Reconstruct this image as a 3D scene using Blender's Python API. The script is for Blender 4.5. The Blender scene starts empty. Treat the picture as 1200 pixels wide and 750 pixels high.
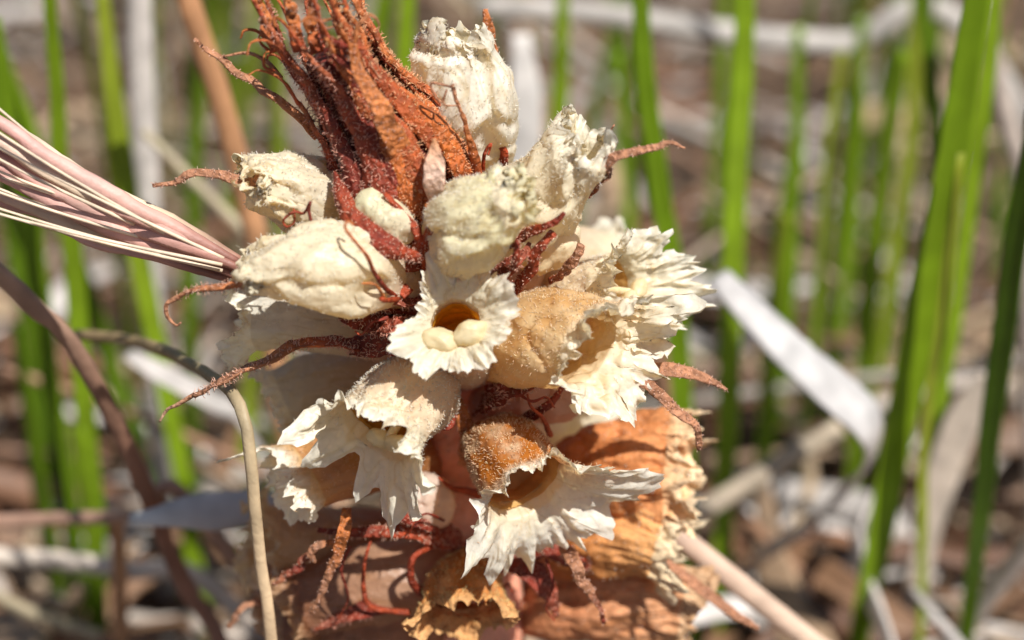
import bpy, math
import numpy as np

# ------------------------------------------------------------------ camera, sky, sun, exposure
# all lengths below are written in millimetres and turned into metres when a mesh is made
MM = 0.001
PITCH = math.radians(27)
DIST, HALF_W, ZC = 220.0, 60.0, 112.0
FWD = np.array([0, math.cos(PITCH), -math.sin(PITCH)])
RIGHT = np.array([1.0, 0, 0])
UPV = np.array([0, math.sin(PITCH), math.cos(PITCH)])
CAM = np.array([0, 0, ZC]) - DIST * FWD

scene = bpy.context.scene
col = scene.collection
cd = bpy.data.cameras.new('camera')
cam = bpy.data.objects.new('camera', cd)
col.objects.link(cam)
cam.location = CAM * MM
cam.rotation_euler = (math.pi / 2 - PITCH, 0, 0)
cd.sensor_width = 36
cd.lens = 18 * DIST / HALF_W
cd.clip_start = 0.01
cd.clip_end = 500
cd.dof.use_dof = True
cd.dof.focus_distance = (DIST - 15) * MM
cd.dof.aperture_fstop = 12.0
scene.camera = cam

SUN = np.array([0.38, -0.44, 0.86]); SUN /= np.linalg.norm(SUN)
world = bpy.data.worlds.new('World'); scene.world = world
world.use_nodes = True
wn = world.node_tree.nodes; wl = world.node_tree.links
sky = wn.new('ShaderNodeTexSky'); sky.sky_type = 'NISHITA'; sky.sun_disc = False
sky.sun_elevation = math.asin(SUN[2]); sky.sun_rotation = math.atan2(SUN[0], SUN[1])
wl.new(sky.outputs[0], wn['Background'].inputs[0])
wn['Background'].inputs[1].default_value = 0.06
sl = bpy.data.lights.new('sun', 'SUN'); sl.energy = 4.9; sl.angle = math.radians(0.5); sl.color = (1.0, 0.965, 0.91)
so = bpy.data.objects.new('sun', sl); col.objects.link(so)
from mathutils import Vector
so.rotation_euler = Vector(-SUN).to_track_quat('-Z', 'Y').to_euler()
so.location = (0.3, -0.2, 0.6)
scene.view_settings.view_transform = 'Standard'
scene.view_settings.look = 'None'
scene.view_settings.exposure = 0.45
scene.view_settings.gamma = 1.0
scene.view_settings.use_curve_mapping = False
scene.render.engine = 'CYCLES'
scene.cycles.max_bounces = 8
scene.cycles.transparent_max_bounces = 8
scene.cycles.use_denoising = True

rng = np.random.default_rng(11)

# ------------------------------------------------------------------ helpers
def at(px, py, y=0.0):
    """photo pixel -> point on the upright plane a distance y (mm) behind the stem"""
    k = HALF_W / DIST
    d = FWD + RIGHT * (px - 600) / 600 * k + UPV * (375 - py) / 600 * k
    return CAM + d * ((y - CAM[1]) / d[1])

def PX(lst):
    return np.array([at(*p) for p in lst])

def V(r, u, t):
    v = RIGHT * r + UPV * u - FWD * t
    return v / np.linalg.norm(v)

def unit(a):
    return a / np.maximum(np.linalg.norm(a, axis=-1, keepdims=True), 1e-9)

def _hash(ix, iy, iz, seed):
    h = (ix.astype(np.int64) * 374761393 + iy.astype(np.int64) * 668265263 + iz.astype(np.int64) * 2147483647 + seed * 974634777) & 0x7fffffff
    h = ((h ^ (h >> 13)) * 1274126177) & 0x7fffffff
    h = ((h ^ (h >> 16)) * 1911520717) & 0x7fffffff
    return (h ^ (h >> 15)) / 0x7fffffff * 2.0 - 1.0

def noise(p, seed=0):
    p = np.asarray(p, float)
    i = np.floor(p); f = p - i; i = i.astype(np.int64)
    f = f * f * f * (f * (f * 6 - 15) + 10)
    r = 0
    for dx in (0, 1):
        for dy in (0, 1):
            for dz in (0, 1):
                w = (f[..., 0] if dx else 1 - f[..., 0]) * (f[..., 1] if dy else 1 - f[..., 1]) * (f[..., 2] if dz else 1 - f[..., 2])
                r = r + w * _hash(i[..., 0] + dx, i[..., 1] + dy, i[..., 2] + dz, seed)
    return r

def fbm(p, seed=0, octv=3):
    r, a = 0, 1.0
    for o in range(octv):
        r = r + a * noise(p * 2.03 ** o + 17.3 * o, seed + o); a *= 0.5
    return r / 1.6

def spline(pts, n):
    """Catmull-Rom through the points, n samples evenly in arc length"""
    P = np.asarray(pts, float)
    if len(P) == 2:
        P = np.array([P[0], (P[0] + P[1]) / 2, P[1]])
    Q = np.vstack([2 * P[0] - P[1], P, 2 * P[-1] - P[-2]])
    out = []
    for i in range(1, len(Q) - 2):
        t = np.linspace(0, 1, 16, endpoint=False)[:, None]
        a, b, c, d = Q[i - 1], Q[i], Q[i + 1], Q[i + 2]
        out.append(0.5 * ((2 * b) + (-a + c) * t + (2 * a - 5 * b + 4 * c - d) * t ** 2 + (-a + 3 * b - 3 * c + d) * t ** 3))
    out.append(Q[-2][None]); C = np.vstack(out)
    s = np.concatenate([[0], np.cumsum(np.linalg.norm(np.diff(C, axis=0), axis=1))])
    tt = np.linspace(0, s[-1], n)
    return np.stack([np.interp(tt, s, C[:, k]) for k in range(C.shape[1])], 1)

def prof(vals, n):
    vals = np.asarray(vals, float)
    if vals.ndim == 0: return np.full(n, float(vals))
    x = np.linspace(0, 1, len(vals)); t = np.linspace(0, 1, n)
    # smooth interpolation
    P = np.stack([vals, vals * 0], 1)
    out = np.interp(t, x, vals)
    k = max(1, n // (len(vals) * 4)); ker = np.ones(2 * k + 1) / (2 * k + 1)
    return np.convolve(np.pad(out, k, mode='edge'), ker, 'valid')

def cprof(cols, n):
    c = np.asarray(cols, float)
    if c.ndim == 1: return np.tile(c, (n, 1))
    x = np.linspace(0, 1, len(c)); t = np.linspace(0, 1, n)
    return np.stack([np.interp(t, x, c[:, k]) for k in range(3)], 1)

def frames(C, hint):
    T = unit(np.gradient(C, axis=0))
    h = np.asarray(hint, float)
    N = unit(h - (T * h).sum(1, keepdims=True) * T)
    for i in range(1, len(N)):                       # keep it from flipping
        if np.dot(N[i], N[i - 1]) < 0.2:
            v = N[i - 1] - np.dot(N[i - 1], T[i]) * T[i]; N[i] = v / max(np.linalg.norm(v), 1e-6)
    return T, N, np.cross(N, T)

def mk(name, Vv, F, mat, parent=None, cols=None, normals=None, smooth=True):
    """one mesh object; vertices in world mm, faces an (n,3) or (n,4) array"""
    base = np.zeros(3)
    if parent is not None and 'base_mm' in parent: base = np.array(parent['base_mm'][:])
    if parent is None:
        base = np.array([Vv[:, 0].mean(), Vv[:, 1].mean(), Vv[:, 2].min()])
    F = np.asarray(F, np.int32); n = F.shape[1]
    me = bpy.data.meshes.new(name)
    me.vertices.add(len(Vv)); me.vertices.foreach_set('co', ((Vv - base) * MM).astype(np.float32).ravel())
    me.loops.add(F.size); me.loops.foreach_set('vertex_index', F.ravel())
    me.polygons.add(len(F)); me.polygons.foreach_set('loop_start', np.arange(0, F.size, n, dtype=np.int32))
    me.polygons.foreach_set('use_smooth', np.full(len(F), smooth))
    if cols is not None:
        a = me.color_attributes.new('col', 'FLOAT_COLOR', 'POINT')
        a.data.foreach_set('color', np.clip(np.concatenate([cols, np.ones((len(cols), 1))], 1), 0, 1).astype(np.float32).ravel())
    me.update(calc_edges=True)
    if normals is not None:
        me.normals_split_custom_set_from_vertices(normals.astype(np.float32))
    me.materials.append(mat)
    o = bpy.data.objects.new(name, me); col.objects.link(o)
    if parent is None: o.location = base * MM
    else:
        o.parent = parent
        if 'base_mm' in parent: o['_b'] = 1
    return o

BASE_OF = {}
def part(name, Vv, F, mat, parent, cols=None, normals=None, smooth=True):
    base = BASE_OF[parent.name]
    F = np.asarray(F)
    o = mk(name, Vv - base, F, mat, None, cols, normals, smooth)
    # mk() moved the origin to the mesh; put it back on the thing's base
    off = np.array(o.location) / MM
    co = np.zeros(len(Vv) * 3, np.float32); o.data.vertices.foreach_get('co', co)
    o.data.vertices.foreach_set('co', (co.reshape(-1, 3) + off * MM).astype(np.float32).ravel())
    o.location = (0, 0, 0); o.parent = parent
    BASE_OF[o.name] = base
    return o

def thing(name, label, cat, base, group=None):
    o = bpy.data.objects.new(name, None); col.objects.link(o)
    o.empty_display_size = 0.01
    o.location = np.asarray(base) * MM
    BASE_OF[o.name] = np.asarray(base, float)
    tag(o, label, cat, group)
    return o

def tag(o, label, cat, group=None):
    o['label'] = label; o['category'] = cat
    if group: o['group'] = group
    return o

def grid_faces(nr, nc, closed=True):
    r = np.arange(nr - 1)[:, None]; c = np.arange(nc if closed else nc - 1)[None]
    a = r * nc + c; b = r * nc + (c + 1) % nc
    return np.stack([a, b, b + nc, a + nc], -1).reshape(-1, 4)

def grid_normals(G, closed=True):
    """G (nr,nc,3); columns run round"""
    du = (np.roll(G, -1, 1) - np.roll(G, 1, 1)) if closed else np.gradient(G, axis=1)
    dv = np.gradient(G, axis=0)
    return unit(np.cross(du, dv))

# ------------------------------------------------------------------ materials
def tissue(name, transl=0.3, rough=0.5, bump=0.3, bscale=1600, cvar=0.18, cscale=900, spec=0.4, tcol=(1, 0.9, 0.75), sss=0.0, voro=0.0, stretch=None):
    m = bpy.data.materials.new(name); m.use_nodes = True
    nt = m.node_tree; N = nt.nodes; L = nt.links
    b = N['Principled BSDF']; out = N['Material Output']
    at_ = N.new('ShaderNodeAttribute'); at_.attribute_name = 'col'
    tc = N.new('ShaderNodeTexCoord')
    vec = tc.outputs['Object']
    n1 = N.new('ShaderNodeTexNoise'); n1.inputs['Scale'].default_value = cscale; n1.inputs['Detail'].default_value = 4
    L.new(vec, n1.inputs['Vector'])
    mr = N.new('ShaderNodeMapRange'); mr.inputs[1].default_value = 0.3; mr.inputs[2].default_value = 0.7
    mr.inputs[3].default_value = 1 - cvar; mr.inputs[4].default_value = 1 + cvar
    L.new(n1.outputs['Fac'], mr.inputs[0])
    mul = N.new('ShaderNodeVectorMath'); mul.operation = 'MULTIPLY'
    L.new(at_.outputs['Color'], mul.inputs[0]); L.new(mr.outputs[0], mul.inputs[1])
    L.new(mul.outputs[0], b.inputs['Base Color'])
    b.inputs['Roughness'].default_value = rough
    b.inputs['Specular IOR Level'].default_value = spec
    if sss:
        b.inputs['Subsurface Weight'].default_value = sss
        b.inputs['Subsurface Radius'].default_value = (1.0, 0.45, 0.3)
        b.inputs['Subsurface Scale'].default_value = 0.0012
    n2 = N.new('ShaderNodeTexNoise'); n2.inputs['Scale'].default_value = bscale; n2.inputs['Detail'].default_value = 5; n2.inputs['Roughness'].default_value = 0.6
    L.new(vec, n2.inputs['Vector'])
    h = n2.outputs['Fac']
    if voro:
        vo = N.new('ShaderNodeTexVoronoi'); vo.inputs['Scale'].default_value = voro; vo.feature = 'SMOOTH_F1'
        L.new(vec, vo.inputs['Vector'])
        ad = N.new('ShaderNodeMath'); ad.operation = 'ADD'
        L.new(h, ad.inputs[0]); L.new(vo.outputs['Distance'], ad.inputs[1]); h = ad.outputs[0]
    bp = N.new('ShaderNodeBump'); bp.inputs['Strength'].default_value = bump; bp.inputs['Distance'].default_value = 0.0006
    L.new(h, bp.inputs['Height']); L.new(bp.outputs[0], b.inputs['Normal'])
    if transl > 0:
        tr = N.new('ShaderNodeBsdfTranslucent')
        tm = N.new('ShaderNodeVectorMath'); tm.operation = 'MULTIPLY'; tm.inputs[1].default_value = tcol
        L.new(mul.outputs[0], tm.inputs[0]); L.new(tm.outputs[0], tr.inputs['Color']); L.new(bp.outputs[0], tr.inputs['Normal'])
        mx = N.new('ShaderNodeMixShader'); mx.inputs[0].default_value = transl
        L.new(b.outputs[0], mx.inputs[1]); L.new(tr.outputs[0], mx.inputs[2]); L.new(mx.outputs[0], out.inputs['Surface'])
    return m

M_PETAL = tissue('petal_tissue', 0.48, 0.36, 0.16, 2200, 0.07, 700, 0.45, (1, 0.86, 0.60), voro=1500)
M_DRYPETAL = tissue('withered_petal', 0.22, 0.6, 0.7, 1300, 0.3, 600, 0.3, (1, 0.75, 0.5), voro=700)
M_BRACT = tissue('bract_tissue', 0.12, 0.5, 0.8, 1800, 0.4, 900, 0.45, (1, 0.5, 0.3), voro=1500)
M_STEM = tissue('stem_tissue', 0.0, 0.35, 0.3, 1100, 0.16, 350, 0.5, sss=0.6)
M_HAIR = tissue('glandular_hair', 0.35, 0.35, 0.0, 1000, 0.15, 1500, 0.6, (1, 0.9, 0.8))
M_STIGMA = tissue('stigma_tissue', 0.1, 0.3, 0.2, 1500, 0.05, 700, 0.5, sss=0.3)
M_BLADE = tissue('green_blade', 0.42, 0.38, 0.2, 300, 0.16, 60, 0.5, (1.0, 1.15, 0.35))
M_DRY = tissue('dry_straw', 0.2, 0.5, 0.35, 700, 0.2, 180, 0.4, (1, 0.9, 0.7))

# ------------------------------------------------------------------ shape makers
def strap(pts, width, thick=0.35, cup=0.0, hint=(0, -1, 0.4), n=40, k=12, twist=0.0, cols=(0.3, 0.1, 0.05), wob=0.0, seed=0, edge=0.0, rough=0.0, mid=0.0):
    """a lens-section strap along a curve: bracts, sepals, leaf blades"""
    C = spline(pts, n)
    if wob:
        s = np.linspace(0, 1, n)
        nn = np.stack([noise(np.stack([s * 9, s * 0 + j * 7.7, s * 0 + seed], 1), seed + j) for j in range(3)], 1)
        C = C + wob * nn * np.minimum(1, s * 4)[:, None]
    T, N, B = frames(C, hint)
    tw = prof(twist, n) if np.ndim(twist) else np.linspace(0, twist, n)
    N2 = N * np.cos(tw)[:, None] + B * np.sin(tw)[:, None]; B2 = np.cross(N2, T)
    w = prof(width, n); th = np.minimum(prof(thick, n), np.maximum(w * 0.8, 0.05))
    a = np.linspace(0, 2 * math.pi, k, endpoint=False)
    ca, sa = np.cos(a), np.sin(a)
    ww = w[:, None] / 2 * ca[None]
    if edge:
        q = np.stack(np.broadcast_arrays(np.linspace(0, n * 0.22, n)[:, None], np.sign(ca)[None] * 3.0, np.full((1, 1), seed * 1.7)), -1)
        ww = ww * (1 + edge * noise(q, seed + 5) * np.abs(ca)[None])
    off = th[:, None] / 2 * np.sign(sa) * np.abs(sa) ** 0.8 + cup * w[:, None] * (ca[None] ** 2) - mid * w[:, None] * np.exp(-(ca[None] / 0.2) ** 2)
    G = C[:, None] + ww[..., None] * B2[:, None] + off[..., None] * N2[:, None]
    if rough:
        G = G + grid_normals(G) * (rough * fbm(G * 1.1, seed + 9))[..., None]
    F = grid_faces(n, k)
    cc = np.repeat(cprof(cols, n)[:, None], k, 1)
    cc = cc * (1 + 0.18 * noise(G * 0.5, seed + 3))[..., None]
    # end caps
    V0 = G.reshape(-1, 3); extra = np.array([C[0], C[-1]]); i0 = len(V0)
    cap = []
    for j in range(k):
        cap.append([i0, (j + 1) % k, j, j]); cap.append([i0 + 1, (n - 1) * k + j, (n - 1) * k + (j + 1) % k, (n - 1) * k + (j + 1) % k])
    Vv = np.vstack([V0, extra]); cc = np.vstack([cc.reshape(-1, 3), cc[0, 0][None], cc[-1, 0][None]])
    T3 = np.concatenate([F[:, [0, 1, 2]], F[:, [0, 2, 3]], np.array(cap)[:, :3]])
    return Vv, T3, cc, G

def tube(pts, rad, n=40, k=10, cols=(0.3, 0.1, 0.05), rough=0.0, seed=0):
    w = np.asarray(rad, float) * 2
    return strap(pts, w, thick=w, n=n, k=k, cols=cols, rough=rough, seed=seed)

def blob(c, rx, ry, rz, axes, seed=0, amp=0.08, nu=28, nv=18):
    th = np.linspace(math.pi, 0, nv)[:, None]; ph = np.linspace(0, 2 * math.pi, nu, endpoint=False)[None]
    d = np.stack(np.broadcast_arrays(np.sin(th) * np.cos(ph), np.sin(th) * np.sin(ph), np.cos(th)), -1)
    d = d * (1 + amp * fbm(d * 1.6, seed))[..., None]
    G = np.asarray(c) + d[..., :1] * rx * axes[0] + d[..., 1:2] * ry * axes[1] + d[..., 2:] * rz * axes[2]
    F = grid_faces(nv, nu)
    return G.reshape(-1, 3), F, G

def hair_mesh(P, N, length, radius, seed, curl=0.6, color=(0.8, 0.6, 0.45), grav=0.0, cvar=0.2):
    """short three-sided curled hairs, one mesh"""
    r = np.random.default_rng(seed); n = len(P)
    L = length * r.uniform(0.5, 1.3, n)[:, None]
    d = unit(N + 0.55 * r.normal(size=(n, 3)))
    s = unit(np.cross(d, r.normal(size=(n, 3))))
    b = np.cross(d, s)
    c = curl * r.uniform(0.3, 1.4, n)[:, None]
    p0 = P - 0.05 * N; p1 = P + d * L * 0.45 + s * L * 0.16 * c; p2 = P + d * L * (0.85 - 0.2 * c) + s * L * 0.62 * c
    ring = []
    for p, rr in ((p0, 1.0), (p1, 0.85), (p2, 0.75)):
        for j in range(3):
            a = j * 2 * math.pi / 3
            ring.append(p + radius * rr * (math.cos(a) * s + math.sin(a) * b))
    Vv = np.stack(ring, 1).reshape(-1, 3)
    f = []
    for rr in (0, 3):
        for j in range(3):
            f.append([rr + j, rr + (j + 1) % 3, rr + 3 + (j + 1) % 3]); f.append([rr + j, rr + 3 + (j + 1) % 3, rr + 3 + j])
    f.append([6, 7, 8])
    f = np.array(f); F = (np.arange(n)[:, None, None] * 9 + f[None]).reshape(-1, 3)
    cc = np.asarray(color)[None] * (1 + cvar * r.normal(size=(n, 1)))
    return Vv, F, np.repeat(cc, 9, 0)

def scatter(G, n, seed, w=None):
    """n points with normals spread over a grid surface by area; w weights (nr,nc)"""
    r = np.random.default_rng(seed)
    a, b, c = G[:-1], np.roll(G, -1, 1)[:-1], G[1:]
    e = np.cross(b - a, c - a); ar = np.linalg.norm(e, axis=-1)
    if w is not None: ar = ar * w[:-1]
    p = ar.ravel() / ar.sum()
    idx = r.choice(len(p), n, p=p); u, v = r.random((2, n, 1))
    A, B_, C_ = a.reshape(-1, 3)[idx], b.reshape(-1, 3)[idx], c.reshape(-1, 3)[idx]
    return A + u * (B_ - A) + v * (C_ - A), unit(e.reshape(-1, 3)[idx])

# ------------------------------------------------------------------ the setting: ground
def ground():
    n = 90
    x = np.sign(np.linspace(-1, 1, n)) * (np.abs(np.linspace(-1, 1, n)) ** 4.0) * 60000
    X, Y = np.meshgrid(x, x + 300); Z = np.zeros_like(X)
    P = np.stack([X, Y, Z], -1)
    near = np.exp(-(np.hypot(X, Y - 250) / 1500) ** 2)
    P[..., 2] = near * 9 * fbm(P * 0.012, 3) - 3
    F = grid_faces(n, n, False)
    m = bpy.data.materials.new('soil'); m.use_nodes = True; nt = m.node_tree; b = nt.nodes['Principled BSDF']
    tc = nt.nodes.new('ShaderNodeTexCoord'); nz = nt.nodes.new('ShaderNodeTexNoise'); nz.inputs['Scale'].default_value = 120; nz.inputs['Detail'].default_value = 8
    cr = nt.nodes.new('ShaderNodeValToRGB'); e = cr.color_ramp.elements
    e[0].position = 0.32; e[0].color = (0.030, 0.016, 0.008, 1); e[1].position = 0.72; e[1].color = (0.20, 0.125, 0.075, 1)
    nt.links.new(tc.outputs['Object'], nz.inputs['Vector']); nt.links.new(nz.outputs['Fac'], cr.inputs[0]); nt.links.new(cr.outputs[0], b.inputs['Base Color'])
    b.inputs['Roughness'].default_value = 0.95
    bp = nt.nodes.new('ShaderNodeBump'); bp.inputs['Distance'].default_value = 0.006; bp.inputs['Strength'].default_value = 0.8
    nt.links.new(nz.outputs['Fac'], bp.inputs['Height']); nt.links.new(bp.outputs[0], b.inputs['Normal'])
    o = mk('ground', P.reshape(-1, 3), F, m)
    o['kind'] = 'structure'
ground()

# ------------------------------------------------------------------ the flowering spike
stem_px = [(566, 760, 0), (562, 700, 0), (556, 620, 0), (551, 540, 0), (545, 460, 0), (530, 380, 0), (512, 310, 0), (500, 265, 0)]
stem_top = PX(stem_px)
foot = np.array([stem_top[0][0] + 1.0, 3.0, -2.0])
stem_pts = np.vstack([foot, foot * 0.45 + stem_top[0] * 0.55 + np.array([1, 0, 0]), stem_top])
plant = thing('broomrape_plant', 'cream and rust coloured broomrape flower spike with hairy red bracts', 'flower spike', (foot[0], foot[1], 0))

def add_hairs(parent, G, n, seed, length=0.5, radius=0.035, color=(0.8, 0.55, 0.42), w=None, curl=0.7, name='hairs'):
    P, N = scatter(G, n, seed, w)
    a, f, c = hair_mesh(P, N, length, radius, seed, curl, color)
    h = part(name, a, f, M_HAIR, parent, c)
    h['kind'] = 'stuff'
    return h

a, f, c, G = tube(stem_pts, [6.2, 6.4, 6.2, 6.0, 5.6, 5.4, 5.2, 5.0, 4.6, 3.8], n=150, k=40,
                  cols=[(0.30, 0.12, 0.06)] * 2 + [(0.72, 0.25, 0.14), (0.84, 0.36, 0.23), (0.86, 0.40, 0.27), (0.74, 0.25, 0.13), (0.5, 0.12, 0.045)], rough=0.55, seed=5)
stem = part('stem', a, f, M_STEM, plant, c)
add_hairs(stem, G, 6500, 1, 0.55, 0.042, (0.85, 0.50, 0.38))

CREAM = (0.93, 0.85, 0.63); WHITE = (0.95, 0.92, 0.80); YEL = (0.88, 0.70, 0.38); GREENISH = (0.88, 0.85, 0.55)
PINK = (0.74, 0.42, 0.30); ORANGE = (0.62, 0.24, 0.05); RUST = (0.52, 0.19, 0.075); BROWN = (0.33, 0.13, 0.06)
TAN = (0.66, 0.42, 0.24)

def lobes_len(phi, base, lobes):
    L = np.full_like(phi, base)
    for (p0, ln, w) in lobes:
        d = (phi - math.radians(p0) + math.pi) % (2 * math.pi) - math.pi
        L = L + ln * np.exp(-(d / math.radians(w)) ** 2)
    return L

def flower(pts, rad, up, lobes=((0, 2, 40),), base=1.5, flare=(20, 60, 30, 85), tubecol=(PINK, CREAM, CREAM), lipcol=(CREAM, WHITE), hood=None,
           ruffle=0.9, crinkle=0.28, fold=0.06, seed=0, hairs=900, haircol=(0.93, 0.88, 0.74), mat=None, squash=1.0, nu=216, nv=54, nl=30,
           stigma=None, throat=None, hairlen=0.42, jag=0.16, label=None, rot=0.0, longf=0.0, crease=0.0, fine=1.0):
    """two-lipped corolla: a swept tube that opens into an upper and a lower lip.
    flare = (upper start, upper end, lower start, lower end) in degrees away from the axis"""
    mat = mat or M_PETAL
    C = spline(PX(pts), nv); T, N, B = frames(C, up)
    R = prof(rad, nv)
    phi = np.linspace(math.pi, -math.pi, nu, endpoint=False)
    cp, sp = np.cos(phi + rot), np.sin(phi + rot)
    ring = np.stack([cp, sp], -1)
    v = np.linspace(0, 1, nv)
    q = np.stack(np.broadcast_arrays(cp[None] * 1.5, sp[None] * 1.5, v[:, None] * 1.3 + seed * 3.1), -1)
    q2 = np.stack(np.broadcast_arrays(cp[None] * 2.6, sp[None] * 2.6, v[:, None] * 4.5 + seed * 1.7), -1)
    rr = R[:, None] * (1 + fold * 1.6 * noise(q, seed) + fold * noise(q2, seed + 1))
    S = np.cross(N, T)                                  # side
    sq = prof(squash, nv)[:, None, None]
    radial = cp[None, :, None] * N[:, None] * sq + sp[None, :, None] * S[:, None]
    G = C[:, None] + rr[..., None] * radial
    # lips
    ax = T[-1]; rad_e = unit(radial[-1])
    ls = np.linspace(0, 1, nl + 1)[1:]
    L = lobes_len(phi, base, lobes)
    pj = np.stack([cp * 4.2, sp * 4.2, cp * 0 + seed], -1); pj2 = np.stack([cp * 12, sp * 12, cp * 0 + seed], -1); pj3 = np.stack([cp * 30, sp * 30, cp * 0 + seed], -1)
    L = L * (1 + jag * noise(pj, seed + 2) + 0.6 * jag * noise(pj2, seed + 3) + 0.35 * jag * noise(pj3, seed + 3))
    upw = np.clip(0.5 + 0.5 * np.cos(phi) * 1.6, 0, 1)
    f0 = np.radians(flare[0] * upw + flare[2] * (1 - upw)); f1 = np.radians(flare[1] * upw + flare[3] * (1 - upw))
    f1 = f1 + 0.35 * noise(np.stack([cp * 2.2, sp * 2.2, cp * 0 + seed * 1.3], -1), seed + 4)
    rows = []; pcur = G[-1].copy(); ds = 1.0 / nl
    for s in ls:
        al = f0 + (f1 - f0) * s ** 0.8
        d = np.cos(al)[:, None] * ax + np.sin(al)[:, None] * rad_e
        nrm = -np.sin(al)[:, None] * ax + np.cos(al)[:, None] * rad_e
        pcur = pcur + d * (L * ds)[:, None]
        a1 = noise(np.stack([cp * 3.2, sp * 3.2, cp * 0 + s * 1.1 + seed], -1), seed + 6)
        a2 = noise(np.stack([cp * 8.5, sp * 8.5, cp * 0 + s * 2.2 + seed], -1), seed + 7)
        a3 = noise(np.stack([cp * 19, sp * 19, cp * 0 + s * 3.0 + seed], -1), seed + 17)
        rows.append(pcur + nrm * (ruffle * s ** 1.3 * (a1 * 1.25 + fine * (a2 * 0.9 + a3 * 0.42)))[:, None])
    G = np.concatenate([G, np.stack(rows)], 0)
    nrm = grid_normals(G)
    # crumpled tissue: ridged noise
    rg = 1 - 2 * np.abs(noise(G * 0.55 + seed, seed + 8)); rg2 = 1 - 2 * np.abs(noise(G * 1.25 + seed, seed + 9))
    ql = np.stack(np.broadcast_arrays(cp[None] * 5.5, sp[None] * 5.5, np.concatenate([v, 1 + ls * 0.5])[:, None] * 2.4 + seed), -1)
    rg3 = 1 - 2 * np.abs(noise(ql + 0.5 * noise(G * 0.3, seed)[..., None], seed + 10))
    lipfade = np.concatenate([np.ones(nv), np.linspace(1, 0.35, nl)])[:, None]
    amp = np.concatenate([0.25 + 0.75 * v ** 2, np.ones(nl)])[:, None]
    vall = np.concatenate([v, 1 + ls * 0.6])[:, None]
    tw = (phi + rot)[None] + 0.9 * vall * np.sign(np.sin(phi))[None]
    qv = np.stack(np.broadcast_arrays(np.cos(tw) * 3.4, np.sin(tw) * 3.4, vall * 1.6 + seed * 2.3), -1)
    vein = np.exp(-(noise(qv + 0.3 * noise(G * 0.35, seed)[..., None], seed + 21) / 0.055) ** 2) * np.clip((vall - 0.25) * 3, 0, 1)
    G = G + nrm * (crinkle * amp * (rg * 0.6 + rg2 * 0.35 * fine + longf * lipfade * rg3) - 0.05 * vein)[..., None]
    if crease:                                          # big soft folds of tissue that lie over each other
        nrm = grid_normals(G)
        wv = G + 1.6 * np.stack([noise(G * 0.16 + 9 * j, seed + 30 + j) for j in range(3)], -1)
        cr_ = 1 - 2 * np.abs(noise(wv * 0.27 + seed, seed + 33)); cr2 = np.clip(1 - 5 * np.abs(noise(wv * 0.2 + 3 * seed, seed + 34)), 0, 1)
        G = G + nrm * (crease * np.clip(vall * 2 - 0.3, 0, 1) * (lipfade if fine < 1 else 1) * (0.55 * cr_ - 0.75 * cr2))[..., None]
    nrm = grid_normals(G)
    # colours
    ct = np.repeat(cprof(tubecol, nv)[:, None], nu, 1); cl = np.repeat(cprof(lipcol, nl)[:, None], nu, 1)
    cc = np.concatenate([ct, cl], 0)
    pt = noise(G * 0.33 + 5 * seed, seed + 11)[..., None]
    cc = cc * (1 + 0.07 * pt)
    cc = cc * (1 - vein[..., None] * np.array([0.10, 0.17, 0.30]))
    if hood is not None:                                # coloured back of the upper lip
        hc, amt = hood
        vv = np.concatenate([v, 1 + ls * 0.5])[:, None]
        w = np.clip(0.5 + 0.9 * np.cos(phi), 0, 1)[None] * np.clip((vv - 0.1) * 3, 0, 1) * np.clip((1.35 - vv) * 2.6, 0, 1)
        w = np.clip(w * amt * (0.75 + 0.9 * fbm(G * 0.5, seed + 12)), 0, 1)[..., None]
        cc = cc * (1 - w) + np.array(hc) * w
    Vv = G.reshape(-1, 3); nn = nrm.reshape(-1, 3); cf = cc.reshape(-1, 3)
    nr = nv + nl
    F = grid_faces(nr, nu).reshape(nr - 1, nu, 4)
    def sub(name, parent, rowsel, colsel):
        f = F[rowsel][:, colsel].reshape(-1, 4)
        ids, inv = np.unique(f, return_inverse=True)
        return part(name, Vv[ids], inv.reshape(-1, 4), mat, parent, cf[ids], nn[ids])
    body = sub('flower', plant, slice(0, nv - 1), slice(None))
    if label: body['label'] = label
    upper = np.abs(phi) < 1.75
    sub('upper_lip', body, slice(nv - 1, None), upper); sub('lower_lip', body, slice(nv - 1, None), ~upper)
    if hairs:
        w = np.ones((nr, nu)); w[nv + int(nl * 0.6):] = 0.25; w[:nv // 5] = 0.3
        w = w * (0.25 + 0.75 * np.clip(0.5 + np.cos(phi), 0, 1)[None])
        add_hairs(body, G, int(hairs * 1.7), seed + 50, hairlen, 0.032, haircol, w)
    me = C[-1]
    if stigma:
        du, dr, dt, sz = stigma[:4]; r0 = -1
        cen = me + N[-1] * du + S[-1] * dr + ax * dt
        Vs, Fs = [], []; k = 0
        for sx in (-1, 1):
            a_, f_, _ = blob(cen + S[-1] * sx * sz * 0.82 + N[-1] * sz * (0.12 * sx), sz * 1.1, sz * 0.72, sz * 0.75, (unit(S[-1] + 0.35 * sx * N[-1]), unit(N[-1] - 0.35 * sx * S[-1]), ax), seed + sx, 0.24)
            Vs.append(a_); Fs.append(f_ + k); k += len(a_)
        a_ = np.vstack(Vs); part('stigma', a_ + 0.12 * fbm(a_ * 1.4, seed)[:, None], np.vstack(Fs), M_PETAL, body, np.tile((0.86, 0.78, 0.52), (len(a_), 1)))
        tb = tube(np.array([cen - ax * 0.2, cen - ax * 4 + N[-1] * 0.5, C[int(nv * 0.45)]]), [0.55, 0.5, 0.5], 14, 8, cols=(0.8, 0.68, 0.42))
        part('style', tb[0], tb[1], M_STIGMA, body, tb[2])
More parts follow.
